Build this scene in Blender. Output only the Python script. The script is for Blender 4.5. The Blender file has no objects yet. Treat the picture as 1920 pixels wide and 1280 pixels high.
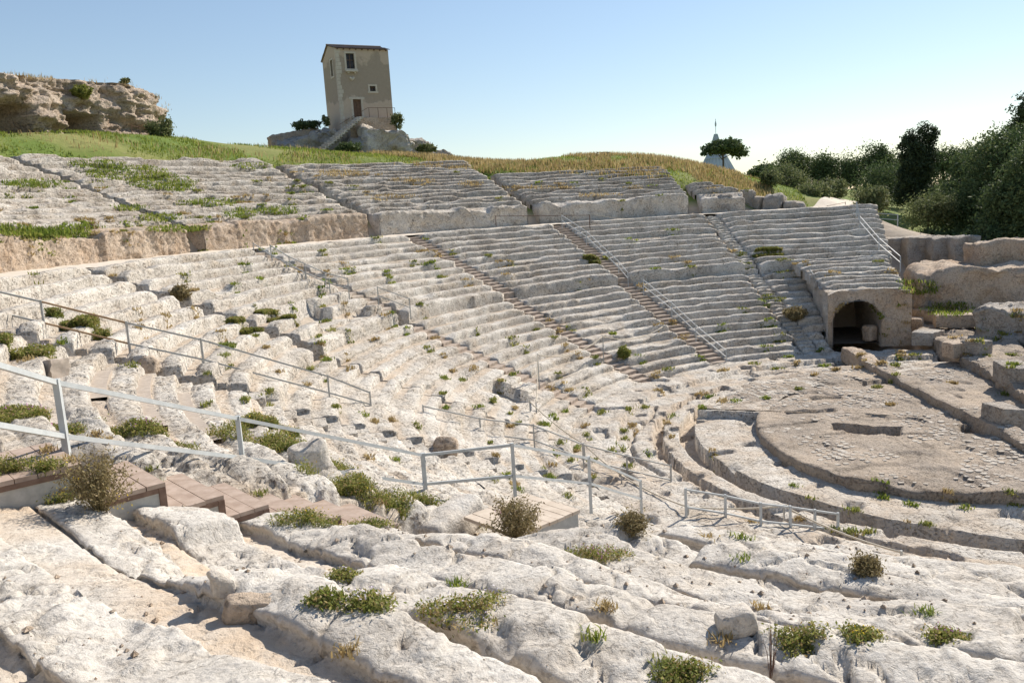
import bpy, bmesh, math, random
import numpy as np
from mathutils import Vector, Matrix

random.seed(7)
SC = bpy.context.scene
COL = SC.collection
R = math.radians

# ------------------------------------------------------------------ camera
CAM = np.array([-19.933, -24.139, 8.388])
YAW, PITCH, ROLL, FPX = 1.42367, 0.159342, -0.061079, 1538.95
def cam_axes():
    cy, sy, cp, sp = math.cos(YAW), math.sin(YAW), math.cos(PITCH), math.sin(PITCH)
    F = np.array([cy*cp, sy*cp, -sp]); Rr = np.array([sy, -cy, 0.]); U = np.cross(Rr, F)
    c, s = math.cos(ROLL), math.sin(ROLL)
    return F, c*Rr + s*U, -s*Rr + c*U
AF, AR, AU = cam_axes()
cd = bpy.data.cameras.new('camera'); cam = bpy.data.objects.new('camera', cd); COL.objects.link(cam)
cam.matrix_world = Matrix(((AR[0], AU[0], -AF[0], CAM[0]), (AR[1], AU[1], -AF[1], CAM[1]),
                           (AR[2], AU[2], -AF[2], CAM[2]), (0, 0, 0, 1)))
cd.sensor_width = 36; cd.lens = FPX/1920*36; cd.clip_start = .1; cd.clip_end = 6000
SC.camera = cam

# ------------------------------------------------------------------ sky, sun, exposure
SUN_AZ, SUN_EL = 36.0, 39.0          # azimuth counted from +x towards +y
w = bpy.data.worlds.new('World'); SC.world = w; w.use_nodes = True
nt = w.node_tree; nt.nodes.clear()
sky = nt.nodes.new('ShaderNodeTexSky'); sky.sky_type = 'NISHITA'; sky.sun_disc = False
sky.sun_elevation = R(SUN_EL); sky.sun_rotation = R(90 - SUN_AZ)
sky.altitude = 40; sky.air_density = 1.15; sky.dust_density = .12; sky.ozone_density = 2.2
bg = nt.nodes.new('ShaderNodeBackground'); bg.inputs['Strength'].default_value = 0.106
out = nt.nodes.new('ShaderNodeOutputWorld')
gm = nt.nodes.new('ShaderNodeGamma'); gm.inputs[1].default_value = .86
tn = nt.nodes.new('ShaderNodeMix'); tn.data_type = 'RGBA'; tn.blend_type = 'MULTIPLY'; tn.inputs[0].default_value = 1; tn.inputs[7].default_value = (1.0, 1.0, 1.03, 1)
nt.links.new(sky.outputs[0], gm.inputs[0]); nt.links.new(gm.outputs[0], tn.inputs[6]); nt.links.new(tn.outputs[2], bg.inputs[0]); nt.links.new(bg.outputs[0], out.inputs[0])
sl = bpy.data.lights.new('sun', 'SUN'); sl.energy = 4.5; sl.angle = R(.53); sl.color = (1, .925, .82)
sun = bpy.data.objects.new('sun', sl); COL.objects.link(sun)
sd = Vector((math.cos(R(SUN_AZ))*math.cos(R(SUN_EL)), math.sin(R(SUN_AZ))*math.cos(R(SUN_EL)), math.sin(R(SUN_EL))))
sun.rotation_euler = sd.to_track_quat('Z', 'Y').to_euler(); sun.location = sd*200
SC.view_settings.view_transform = 'Standard'; SC.view_settings.look = 'None'
SC.view_settings.gamma = 1; SC.view_settings.use_curve_mapping = False
SC.view_settings.exposure = 0.60

# ------------------------------------------------------------------ helpers
def ray(px, py):
    return AF + (px-960)/FPX*AR + (640-py)/FPX*AU
def at(px, py, D):
    """world point seen at photo pixel, D metres away horizontally"""
    d = ray(px, py); return CAM + d*(D/math.hypot(d[0], d[1]))
def pol(r, az, z=0.):
    return np.array([r*math.cos(R(az)), r*math.sin(R(az)), z])

def _h(ix, iy, iz, s):
    n = (ix*374761393 + iy*668265263 + iz*2147483647 + s*1274126177) & 0xFFFFFFFF
    n = ((n ^ (n >> 13))*1274126177) & 0xFFFFFFFF
    n = ((n ^ (n >> 16))*2246822519) & 0xFFFFFFFF
    return ((n ^ (n >> 15)) & 0xFFFF)/32767.5 - 1.
def vnoise(P, s=0):
    F = np.floor(P); I = F.astype(np.int64); f = P-F; f = f*f*f*(f*(f*6-15)+10)
    x, y, z = I[..., 0], I[..., 1], I[..., 2]; u, v, w_ = f[..., 0], f[..., 1], f[..., 2]
    def L(a, b, t): return a+(b-a)*t
    return L(L(L(_h(x, y, z, s), _h(x+1, y, z, s), u), L(_h(x, y+1, z, s), _h(x+1, y+1, z, s), u), v),
             L(L(_h(x, y, z+1, s), _h(x+1, y, z+1, s), u), L(_h(x, y+1, z+1, s), _h(x+1, y+1, z+1, s), u), v), w_)
def fbm(P, o=3, s=0):
    a, t, n = 1., 0., 0.
    for k in range(o):
        n = n + a*vnoise(P*2.03**k + 17.3*k, s+k*13); t += a; a *= .5
    return n/t

def grid_faces(m, n):
    a = np.arange(m*n).reshape(m, n)
    return np.stack([a[:-1, :-1].ravel(), a[:-1, 1:].ravel(), a[1:, 1:].ravel(), a[1:, :-1].ravel()], 1)
def mesh(name, V, Fq, smooth=True, attrs=None):
    """V (n,3); Fq (k,4) or (k,3) int array, or a list of lists"""
    me = bpy.data.meshes.new(name)
    V = np.asarray(V, dtype=np.float32).reshape(-1, 3)
    if isinstance(Fq, list):
        me.from_pydata([tuple(v) for v in V], [], [tuple(f) for f in Fq])
    else:
        k, c = Fq.shape
        me.vertices.add(len(V)); me.vertices.foreach_set('co', V.ravel())
        me.loops.add(k*c); me.loops.foreach_set('vertex_index', Fq.astype(np.int32).ravel())
        me.polygons.add(k); me.polygons.foreach_set('loop_start', np.arange(0, k*c, c, dtype=np.int32))
        me.polygons.foreach_set('loop_total', np.full(k, c, dtype=np.int32))
        me.update(calc_edges=True)
    me.polygons.foreach_set('use_smooth', np.full(len(me.polygons), smooth))
    for an, av in (attrs or {}).items():
        at_ = me.attributes.new(an, 'FLOAT', 'POINT'); at_.data.foreach_set('value', np.asarray(av, dtype=np.float32).ravel())
    me.update()
    return me
def link(name, me, mat=None, parent=None):
    if me is not None and mat is not None and not me.materials: me.materials.append(mat)
    o = bpy.data.objects.new(name, me); COL.objects.link(o)
    if parent is not None: o.parent = parent
    return o
def tag(o, label=None, cat=None, group=None, kind=None):
    if label: o['label'] = label
    if cat: o['category'] = cat
    if group: o['group'] = group
    if kind: o['kind'] = kind
    return o
def thing(name, loc, label, cat, group=None, rz=0.):
    o = bpy.data.objects.new(name, None); COL.objects.link(o); o.empty_display_size = .3
    o.location = tuple(loc); o.rotation_euler = (0, 0, rz)
    return tag(o, label, cat, group)

class MB:
    """collects simple shapes and links them as one mesh"""
    def __init__(s): s.v = []; s.f = []
    def add(s, V, F):
        b = len(s.v); s.v += [tuple(float(c) for c in v) for v in V]; s.f += [tuple(i+b for i in f) for f in F]; return s
    def box(s, lo, hi, M=None):
        V = [Vector((x, y, z)) for x in (lo[0], hi[0]) for y in (lo[1], hi[1]) for z in (lo[2], hi[2])]
        if M is not None: V = [M @ v for v in V]
        return s.add(V, [(0, 1, 3, 2), (4, 6, 7, 5), (0, 4, 5, 1), (2, 3, 7, 6), (0, 2, 6, 4), (1, 5, 7, 3)])
    def bar(s, a, b, wd, ht=None):
        a, b = Vector(a), Vector(b); d = (b-a); L = d.length; d.normalize()
        up = Vector((0, 0, 1)) if abs(d.z) < .95 else Vector((1, 0, 0))
        x = d.cross(up).normalized(); y = x.cross(d); ht = ht or wd
        V = [p + x*(i*wd/2) + y*(j*ht/2) for p in (a, b) for i, j in ((-1, -1), (1, -1), (1, 1), (-1, 1))]
        return s.add(V, [(0, 1, 2, 3), (7, 6, 5, 4), (0, 4, 5, 1), (1, 5, 6, 2), (2, 6, 7, 3), (3, 7, 4, 0)])
    def tube(s, pts, rad, n=6):
        pts = [Vector(p) for p in pts]; b = len(s.v); k = len(pts)
        if not hasattr(rad, '__len__'): rad = [rad]*k
        for i, p in enumerate(pts):
            d = (pts[min(i+1, k-1)]-pts[max(i-1, 0)]).normalized()
            up = Vector((0, 0, 1)) if abs(d.z) < .9 else Vector((1, 0, 0))
            x = d.cross(up).normalized(); y = x.cross(d)
            for j in range(n):
                a = 2*math.pi*j/n; q = p + (x*math.cos(a)+y*math.sin(a))*rad[i]; s.v.append(tuple(q))
        for i in range(k-1):
            for j in range(n):
                j2 = (j+1) % n; s.f.append((b+i*n+j, b+i*n+j2, b+(i+1)*n+j2, b+(i+1)*n+j))
        s.f.append(tuple(b+j for j in range(n))[::-1]); s.f.append(tuple(b+(k-1)*n+j for j in range(n)))
        return s
    def me(s, name, smooth=False): return mesh(name, s.v, s.f, smooth)
    def build(s, name, mat, parent=None, smooth=False): return link(name, s.me(name, smooth), mat, parent)

# ------------------------------------------------------------------ materials
def newmat(name, rough=.9):
    m = bpy.data.materials.new(name); m.use_nodes = True
    N = m.node_tree.nodes; b = N['Principled BSDF']; b.inputs['Roughness'].default_value = rough
    b.inputs['Specular IOR Level'].default_value = .25
    return m, N, m.node_tree.links, b
def nz(N, L, scale, detail=6, rough=.55, vec=None, off=0.):
    t = N.new('ShaderNodeTexNoise'); t.inputs['Scale'].default_value = scale; t.inputs['Detail'].default_value = detail
    t.inputs['Roughness'].default_value = rough
    if vec is not None: L.new(vec, t.inputs['Vector'])
    return t
def ramp(N, L, src, stops):
    r = N.new('ShaderNodeValToRGB'); e = r.color_ramp.elements
    while len(e) < len(stops): e.new(.5)
    for el, (p, c) in zip(e, stops): el.position = p; el.color = (*c, 1) if len(c) == 3 else c
    L.new(src, r.inputs[0]); return r
def mix(N, L, fac, a, b):
    m = N.new('ShaderNodeMix'); m.data_type = 'RGBA'
    for s, v in ((0, fac), (6, a), (7, b)):
        if isinstance(v, (int, float)): m.inputs[s].default_value = v
        elif isinstance(v, tuple): m.inputs[s].default_value = (*v, 1)
        else: L.new(v, m.inputs[s])
    return m.outputs[2]
def math_(N, L, op, a, b=None):
    m = N.new('ShaderNodeMath'); m.operation = op
    for i, v in ((0, a), (1, b)):
        if v is None: continue
        if isinstance(v, (int, float)): m.inputs[i].default_value = v
        else: L.new(v, m.inputs[i])
    return m.outputs[0]
def limestone(name, c_hi, c_lo, c_lich, pits=.5, bump=.6, soil=(.50, .40, .30), lich=.5, scale=1., fine_=.75, och=.40):
    m, N, L, b = newmat(name, .93)
    g = N.new('ShaderNodeNewGeometry').outputs['Position']
    n1 = nz(N, L, .55*scale, 8, .6, g); n2 = nz(N, L, 3.1*scale, 8, .65, g); n3 = nz(N, L, 14*scale, 6, .7, g)
    base = mix(N, L, ramp(N, L, n1.outputs[0], [(.36, (0, 0, 0)), (.62, (1, 1, 1))]).outputs[0], c_lo, c_hi)
    oc = nz(N, L, 1.15*scale, 7, .62, g); base = mix(N, L, math_(N, L, 'MULTIPLY', ramp(N, L, oc.outputs[0], [(.5, (0, 0, 0)), (.66, (1, 1, 1))]).outputs[0], och), base, tuple(a*b for a, b in zip(c_lo, (.98, .84, .66))))
    lf = ramp(N, L, n2.outputs[0], [(.53, (0, 0, 0)), (.68, (1, 1, 1))])
    base = mix(N, L, math_(N, L, 'MULTIPLY', lf.outputs[0], lich), base, c_lich)
    fine = ramp(N, L, n3.outputs[0], [(.34, (.42, .38, .34)), (.50, (.92, .91, .9)), (.62, (1.08, 1.08, 1.08))])
    mm = N.new('ShaderNodeMix'); mm.data_type = 'RGBA'; mm.blend_type = 'MULTIPLY'; mm.inputs[0].default_value = fine_
    L.new(base, mm.inputs[6]); L.new(fine.outputs[0], mm.inputs[7]); base = mm.outputs[2]
    vo = N.new('ShaderNodeTexVoronoi'); vo.inputs['Scale'].default_value = 9*scale; vo.inputs['Randomness'].default_value = 1
    wv = N.new('ShaderNodeVectorMath'); wv.operation = 'ADD'; L.new(g, wv.inputs[0])
    ws = N.new('ShaderNodeVectorMath'); ws.operation = 'SCALE'; ws.inputs['Scale'].default_value = .12; L.new(n2.outputs['Color'], ws.inputs[0])
    L.new(ws.outputs[0], wv.inputs[1]); L.new(wv.outputs[0], vo.inputs['Vector'])
    pit = ramp(N, L, vo.outputs['Distance'], [(.14, (1, 1, 1)), (.36, (0, 0, 0))])
    gate = ramp(N, L, oc.outputs[0], [(.40, (.12, .12, .12)), (.56, (1, 1, 1))])
    pf = math_(N, L, 'MULTIPLY', pit.outputs[0], math_(N, L, 'MULTIPLY', gate.outputs[0], pits))
    base = mix(N, L, math_(N, L, 'MULTIPLY', pf, .75), base, (.17, .135, .105))
    ck = N.new('ShaderNodeTexVoronoi'); ck.feature = 'DISTANCE_TO_EDGE'; ck.inputs['Scale'].default_value = 1.25*scale; L.new(wv.outputs[0], ck.inputs['Vector'])
    ws.inputs['Scale'].default_value = .35
    cf = math_(N, L, 'MULTIPLY', ramp(N, L, ck.outputs['Distance'], [(.004, (1, 1, 1)), (.022, (0, 0, 0))]).outputs[0], ramp(N, L, n1.outputs[0], [(.44, (1, 1, 1)), (.54, (0, 0, 0))]).outputs[0])
    base = mix(N, L, math_(N, L, 'MULTIPLY', cf, .3), base, (.13, .105, .085))
    a = N.new('ShaderNodeAttribute'); a.attribute_name = 'dirt'
    dn = math_(N, L, 'MULTIPLY', a.outputs['Fac'], ramp(N, L, n2.outputs[0], [(.3, (.45, .45, .45)), (.6, (1, 1, 1))]).outputs[0])
    base = mix(N, L, dn, base, soil)
    L.new(base, b.inputs['Base Color'])
    hgt = math_(N, L, 'SUBTRACT', math_(N, L, 'ADD', n2.outputs[0], math_(N, L, 'MULTIPLY', n3.outputs[0], .45)),
                math_(N, L, 'ADD', math_(N, L, 'MULTIPLY', pf, .8), math_(N, L, 'MULTIPLY', cf, .25)))
    bp = N.new('ShaderNodeBump'); bp.inputs['Strength'].default_value = bump; bp.inputs['Distance'].default_value = .13/scale
    L.new(hgt, bp.inputs['Height']); L.new(bp.outputs[0], b.inputs['Normal'])
    return m
def plain(name, c1, c2, scale=3., rough=.85, bump=.2, metal=0., detail=6, dist=.02):
    m, N, L, b = newmat(name, rough); b.inputs['Metallic'].default_value = metal
    tc = N.new('ShaderNodeTexCoord').outputs['Object']
    n = nz(N, L, scale, detail, .6, tc)
    L.new(mix(N, L, ramp(N, L, n.outputs[0], [(.35, (0, 0, 0)), (.65, (1, 1, 1))]).outputs[0], c1, c2), b.inputs['Base Color'])
    if bump:
        bp = N.new('ShaderNodeBump'); bp.inputs['Strength'].default_value = bump; bp.inputs['Distance'].default_value = dist
        L.new(n.outputs[0], bp.inputs['Height']); L.new(bp.outputs[0], b.inputs['Normal'])
    return m
def leafmat(name, stops, scale=1.4, trans=.25):
    m, N, L, b = newmat(name, .75)
    g = N.new('ShaderNodeNewGeometry')
    n = nz(N, L, scale, 4, .6, g.outputs['Position'])
    ad = math_(N, L, 'ADD', math_(N, L, 'MULTIPLY', n.outputs[0], .6), math_(N, L, 'MULTIPLY', g.outputs['Random Per Island'], .45))
    c = ramp(N, L, ad, stops).outputs[0]
    L.new(c, b.inputs['Base Color'])
    tr = N.new('ShaderNodeBsdfTranslucent'); L.new(c, tr.inputs[0])
    ms = N.new('ShaderNodeMixShader'); ms.inputs[0].default_value = trans
    L.new(b.outputs[0], ms.inputs[1]); L.new(tr.outputs[0], ms.inputs[2])
    L.new(ms.outputs[0], N['Material Output'].inputs[0])
    return m
LIME = limestone('limestone', (.68, .635, .565), (.51, .46, .395), (.33, .305, .275), 1., .75)
LIMEU = limestone('limestone_upper', (.64, .59, .52), (.44, .385, .32), (.24, .22, .195), 1., .9, lich=.85)
LIMEN = limestone('limestone_foreground', (.63, .59, .53), (.53, .485, .425), (.42, .395, .365), .45, .6, soil=(.55, .435, .32), scale=1.6, fine_=.5, och=.25)
TAN = limestone('limestone_tan', (.56, .46, .36), (.46, .355, .265), (.34, .31, .28), .75, .75)
CLIFF = limestone('cliff_stone', (.55, .46, .37), (.40, .31, .235), (.24, .215, .19), .6, 1., lich=.8, scale=.6)
GREYROCK = limestone('grey_rock', (.46, .43, .39), (.36, .33, .295), (.24, .235, .225), .5, .8)
FLOOR = limestone('orchestra_stone', (.45, .38, .31), (.31, .26, .21), (.22, .195, .17), .6, .8, scale=1.2)
PASSAGE_SHADE = plain('painted_passage_shade', (.10, .08, .06), (.16, .13, .10), 3, .98, .4)  # near-black colour that paints the shade inside the passage
SOIL = plain('soil', (.42, .32, .22), (.54, .43, .31), 2.5, .98, .5)
PATH = plain('path_gravel', (.58, .50, .40), (.68, .60, .50), 4, .98, .3)
WOOD = plain('weathered_wood', (.33, .245, .19), (.47, .37, .30), 5, .85, .25)
WOODL = plain('pale_boards', (.50, .41, .32), (.62, .53, .43), 4, .85, .25)
WOODD = plain('dark_wood_frame', (.16, .10, .075), (.23, .155, .115), 8, .8, .2)
PANEL = plain('grey_panel', (.36, .36, .34), (.46, .455, .43), 12, .8, .2)
CONC = plain('brown_concrete', (.36, .30, .245), (.46, .39, .32), 9, .95, .4)
METAL = plain('grey_painted_steel', (.44, .46, .46), (.54, .56, .555), 6, .5, .0)
STEEL = plain('galvanised_steel', (.34, .34, .33), (.46, .46, .44), 8, .5, .0, .3)
ROPE = plain('rope', (.50, .43, .33), (.62, .55, .44), 30, .95, .4)
RUST = plain('rusted_iron', (.10, .06, .045), (.17, .10, .07), 9, .85, .2)
PLASTER = None
GREEN = leafmat('green_grass', [(.25, (.10, .15, .022)), (.5, (.19, .25, .04)), (.75, (.32, .33, .075))], .5, .5)
GREEN2 = leafmat('weed_leaves', [(.25, (.10, .13, .03)), (.5, (.22, .245, .055)), (.8, (.40, .36, .11))], 1.5, .4)
DRY = leafmat('dry_grass', [(.25, (.26, .18, .075)), (.5, (.42, .31, .14)), (.8, (.55, .44, .23))], .5, .4)
TWIG = leafmat('dry_stems', [(.3, (.17, .13, .065)), (.55, (.28, .23, .11)), (.8, (.36, .28, .16))], 3, .3)
YEL = plain('yellow_petals', (.75, .55, .02), (.85, .66, .05), 9, .7, 0)
WHT = plain('white_petals', (.75, .72, .72), (.80, .66, .74), 9, .7, 0)
PNK = plain('pink_petals', (.50, .16, .42), (.62, .28, .52), 9, .7, 0)
BARK = plain('bark', (.085, .06, .045), (.15, .115, .09), 4, .95, .5)
PINE = leafmat('pine_needles', [(0.25, (0.038, 0.0615, 0.0248)), (0.5, (0.0849, 0.1243, 0.0468)), (0.8, (0.1755, 0.2048, 0.0805))], .35, .25)
OLIVE = leafmat('shrub_leaves', [(0.25, (0.0608, 0.0829, 0.0309)), (0.5, (0.1436, 0.1713, 0.0663)), (0.8, (0.2873, 0.2873, 0.1381))], .6, .3)
CYP = leafmat('cypress_leaves', [(0.25, (0.0232, 0.0361, 0.0168)), (0.5, (0.0463, 0.0669, 0.0297)), (0.8, (0.0837, 0.103, 0.0463))], .5, .15)

# ------------------------------------------------------------------ terrain
RT_A = [0, 64, 85, 95, 105, 125, 145, 165, 190, 252, 360]
RT_R = [37, 36.5, 38.2, 40.6, 43.2, 46.5, 48, 48.5, 48, 44, 40]
def r_top(az): return np.interp(az, RT_A, RT_R)
def z_top(az): return 8.75 + (r_top(az)-35.85)*.36
ctl = [pol(35.5, 66, 6.2), pol(36, 70, 6.9), pol(36.5, 74, 7.2), pol(38, 79, 8.4), pol(40, 72, 7.2)]
for a in (86, 95, 105, 115, 125, 135, 145, 155, 165, 178, 192, 210, 230, 250):
    ctl.append(pol(float(r_top(a)), a, float(z_top(a))-.05))
    ctl.append(pol(float(r_top(a))-6, a, float(z_top(a))-2.2))
for px, py, D in ((-350, 247, 56), (-150, 248, 58), (0, 250, 60.5), (150, 252, 65.5), (300, 264, 71), (150, 276, 58), (400, 273, 68), (500, 278, 74), (560, 284, 76), (640, 288, 74), (700, 290, 74),
                  (760, 293, 76), (820, 298, 78), (880, 304, 77), (960, 307, 76), (1040, 297, 76), (1130, 293, 76), (1250, 299, 76), (1310, 311, 76), (1400, 332, 77), (1440, 347, 76),
                  (1500, 375, 72), (1560, 380, 72), (1620, 400, 66), (1600, 380, 85), (1700, 428, 64), (1780, 440, 64), (1860, 440, 66), (1500, 352, 100), (1700, 385, 100), (1900, 395, 100)):
    p = at(px, py, D); ctl.append(p)
    if px < 1450: q = at(px, py, D+16); q[2] = p[2]-2.2; ctl.append(q)
for p in ((6.5, 9, -.1), (4, 0, -.15), (0, -12, -.2), (10, 16, -.1), (14, 8, .0), (22, 12, 1.0), (30, 25, 3.0), (16, 24, 1.2), (14.5, 20, .9), (20, 32, 2.2),
          (25, -5, 1), (10, -20, -.2), (40, 0, 2), (30, -40, 1), (-10, -45, 5.0), (-30, -45, 9), (90, 60, 5), (60, 110, 5), (-20, 120, 9), (-100, 40, 12), (-90, -40, 10), (70, -40, 3)):
    ctl.append(np.array(p, float))
ctl = np.array(ctl)
def _U(d2): return .5*d2*np.log(d2+1e-9)
def tps_fit(C, lam=.6):
    n = len(C); K = _U(((C[:, None, :2]-C[None, :, :2])**2).sum(-1)) + lam*np.eye(n)
    P = np.c_[np.ones(n), C[:, :2]]
    A = np.zeros((n+3, n+3)); A[:n, :n] = K; A[:n, n:] = P; A[n:, :n] = P.T
    return np.linalg.solve(A, np.r_[C[:, 2], 0, 0, 0])
TW = tps_fit(ctl)
def tps(x, y):
    sh = np.shape(x); x = np.ravel(x); y = np.ravel(y); n = len(ctl)
    z = _U((x[:, None]-ctl[None, :, 0])**2 + (y[:, None]-ctl[None, :, 1])**2) @ TW[:n] + TW[n] + TW[n+1]*x + TW[n+2]*y
    return z.reshape(sh)
AZ_A, AZ_B = 64., 252.
def ground(x, y):
    r = np.hypot(x, y); az = np.degrees(np.arctan2(y, x)) % 360
    zt = tps(np.clip(x, -120, 120), np.clip(y, -120, 140)); far = np.clip((r-110)/60, 0, 1); zt = zt*(1-far) + 4*far
    up = np.clip((az-76)/3.5, 0, 1)
    zc = np.interp(r, [0, 14, 14.5, 23, 23.8, 31.4, 34.6, 34.9, 35.9, 60], [-1, -1, -.3, 3.2, 3.8, 6.85, 6.95, 7.0, 8.2, 17])
    zc = np.where(r > 34.6, 6.95 + (zc-6.95)*up, zc)
    zc = np.where((az < 80.5) & (r < 20.4), -1., zc)
    rt = r_top(az); b = np.clip((r-rt+.4)/1.2, 0, 1)
    zin = zc*(1-b) + np.maximum(zt, -2)*b
    s = np.clip((az-AZ_A)/.8, 0, 1)*np.clip((AZ_B-az)/.8, 0, 1)
    zo = np.where(r < 16, np.minimum(zt, -.15), zt)
    zz = zin*s + zo*(1-s)
    dx, dy, dzv = x-CAM[0], y-CAM[1], zz-CAM[2]; wv = np.maximum(dx*AF[0]+dy*AF[1]+dzv*AF[2], .1); u = 960+FPX*(dx*AR[0]+dy*AR[1]+dzv*AR[2])/wv; D = np.hypot(dx, dy)
    under = (D > np.interp(u, [-420, -160, 0, 150, 262, 294], [53, 57, 60.5, 65.5, 70, 72])+.25) & (D < 88) & (u < 292) & (u > -420) & (dx*AF[0]+dy*AF[1] > 0)      # rock floor below the cliff and its caves
    return np.where(under, zz-2.0, zz)
def terrain_mat():
    m, N, L, b = newmat('terrain', .97)
    g = N.new('ShaderNodeNewGeometry').outputs['Position']
    n1 = nz(N, L, .16, 6, .6, g); n2 = nz(N, L, 2.2, 8, .7, g)
    c = mix(N, L, ramp(N, L, n1.outputs[0], [(.42, (0, 0, 0)), (.62, (1, 1, 1))]).outputs[0], (.13, .185, .035), (.23, .23, .075))
    c = mix(N, L, ramp(N, L, n2.outputs[0], [(.6, (0, 0, 0)), (.78, (1, 1, 1))]).outputs[0], c, (.28, .23, .13))
    a = N.new('ShaderNodeAttribute'); a.attribute_name = 'dirt'
    c = mix(N, L, a.outputs['Fac'], c, mix(N, L, n2.outputs[0], (.36, .29, .22), (.52, .45, .37)))
    L.new(c, b.inputs['Base Color'])
    bp = N.new('ShaderNodeBump'); bp.inputs['Strength'].default_value = .7; bp.inputs['Distance'].default_value = .15
    L.new(n2.outputs[0], bp.inputs['Height']); L.new(bp.outputs[0], b.inputs['Normal'])
    return m
TERR = terrain_mat()
rr = np.r_[np.arange(0, 14, 2), 14, 14.5, np.arange(15.5, 34.5, 1.5), 34.6, 34.9, 35.4, 35.9, np.arange(36.5, 62, .6), np.arange(62, 110, 2), 120, 140, 180, 260, 420, 800, 1600, 3500]
aa = np.linspace(0, 360, 481)
RR, AA = np.meshgrid(rr, np.radians(aa), indexing='ij')
X, Y = RR*np.cos(AA), RR*np.sin(AA); Z = ground(X, Y)
P = np.stack([X, Y, Z], -1)
amp = np.clip((RR-14)/20, 0, 1)*np.clip(2-RR/100, 0, 1)
P[..., 2] += fbm(P*np.array([.25, .25, 0]), 3, 3)*.28*amp
azd = np.degrees(AA) % 360
stone = np.where(((azd < AZ_A) | (azd > AZ_B)) & (RR < 30), 1., np.where(RR < 35.5, 1., 0.))
stone = np.maximum(stone, np.where((azd < 74) & (azd > 40) & (RR < 38), 1., 0.))
terr = link('terrain', mesh('terrain', P, grid_faces(len(rr), len(aa)), True, {'dirt': stone}), TERR)
tag(terr, kind='structure')

# ------------------------------------------------------------------ seat rows
STAIRS = [85., 105.6, 126., 147., 167.5, 188., 213.]
EROS = [(158, 18, 9.5, 5, 1.0), (151, 17, 4, 4, .8), (163, 26, 4, 3, .35), (178, 19.5, 9, 4.5, .9), (198, 19, 9, 5, .8), (137, 28, 7, 2.6, .6), (136, 15.5, 9, 2.2, .6),
        (116, 19, 3.5, 2.4, .8), (172, 41, 16, 4, .55), (152, 38, 14, 3, .65), (140, 41, 6, 3, .35), (75, 27, 5, 3, .4), (224, 17, 12, 4, .5), (219.5, 27.6, 2.6, 1.3, .85), (226, 24.2, 3, 1.0, .8), (222, 29.2, 3.0, .9, .7), (217, 23.5, 2.2, 1.2, .6), (200, 27, 5, 3, .4)]
NOTCH = [(152.6, 157.8, 16.3, 17.9, .75), (155, 161.5, 23.6, 25.6, 4.35), (150.5, 155, 23.4, 24.5, 4.2)]
def erosion(r, az):
    e = 0*r
    for a, rc, wa, wr, am in EROS:
        e = np.maximum(e, am*np.exp(-((az-a)/wa)**2 - ((r-rc)/wr)**2))
    return np.clip(e, 0, 1)
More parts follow.
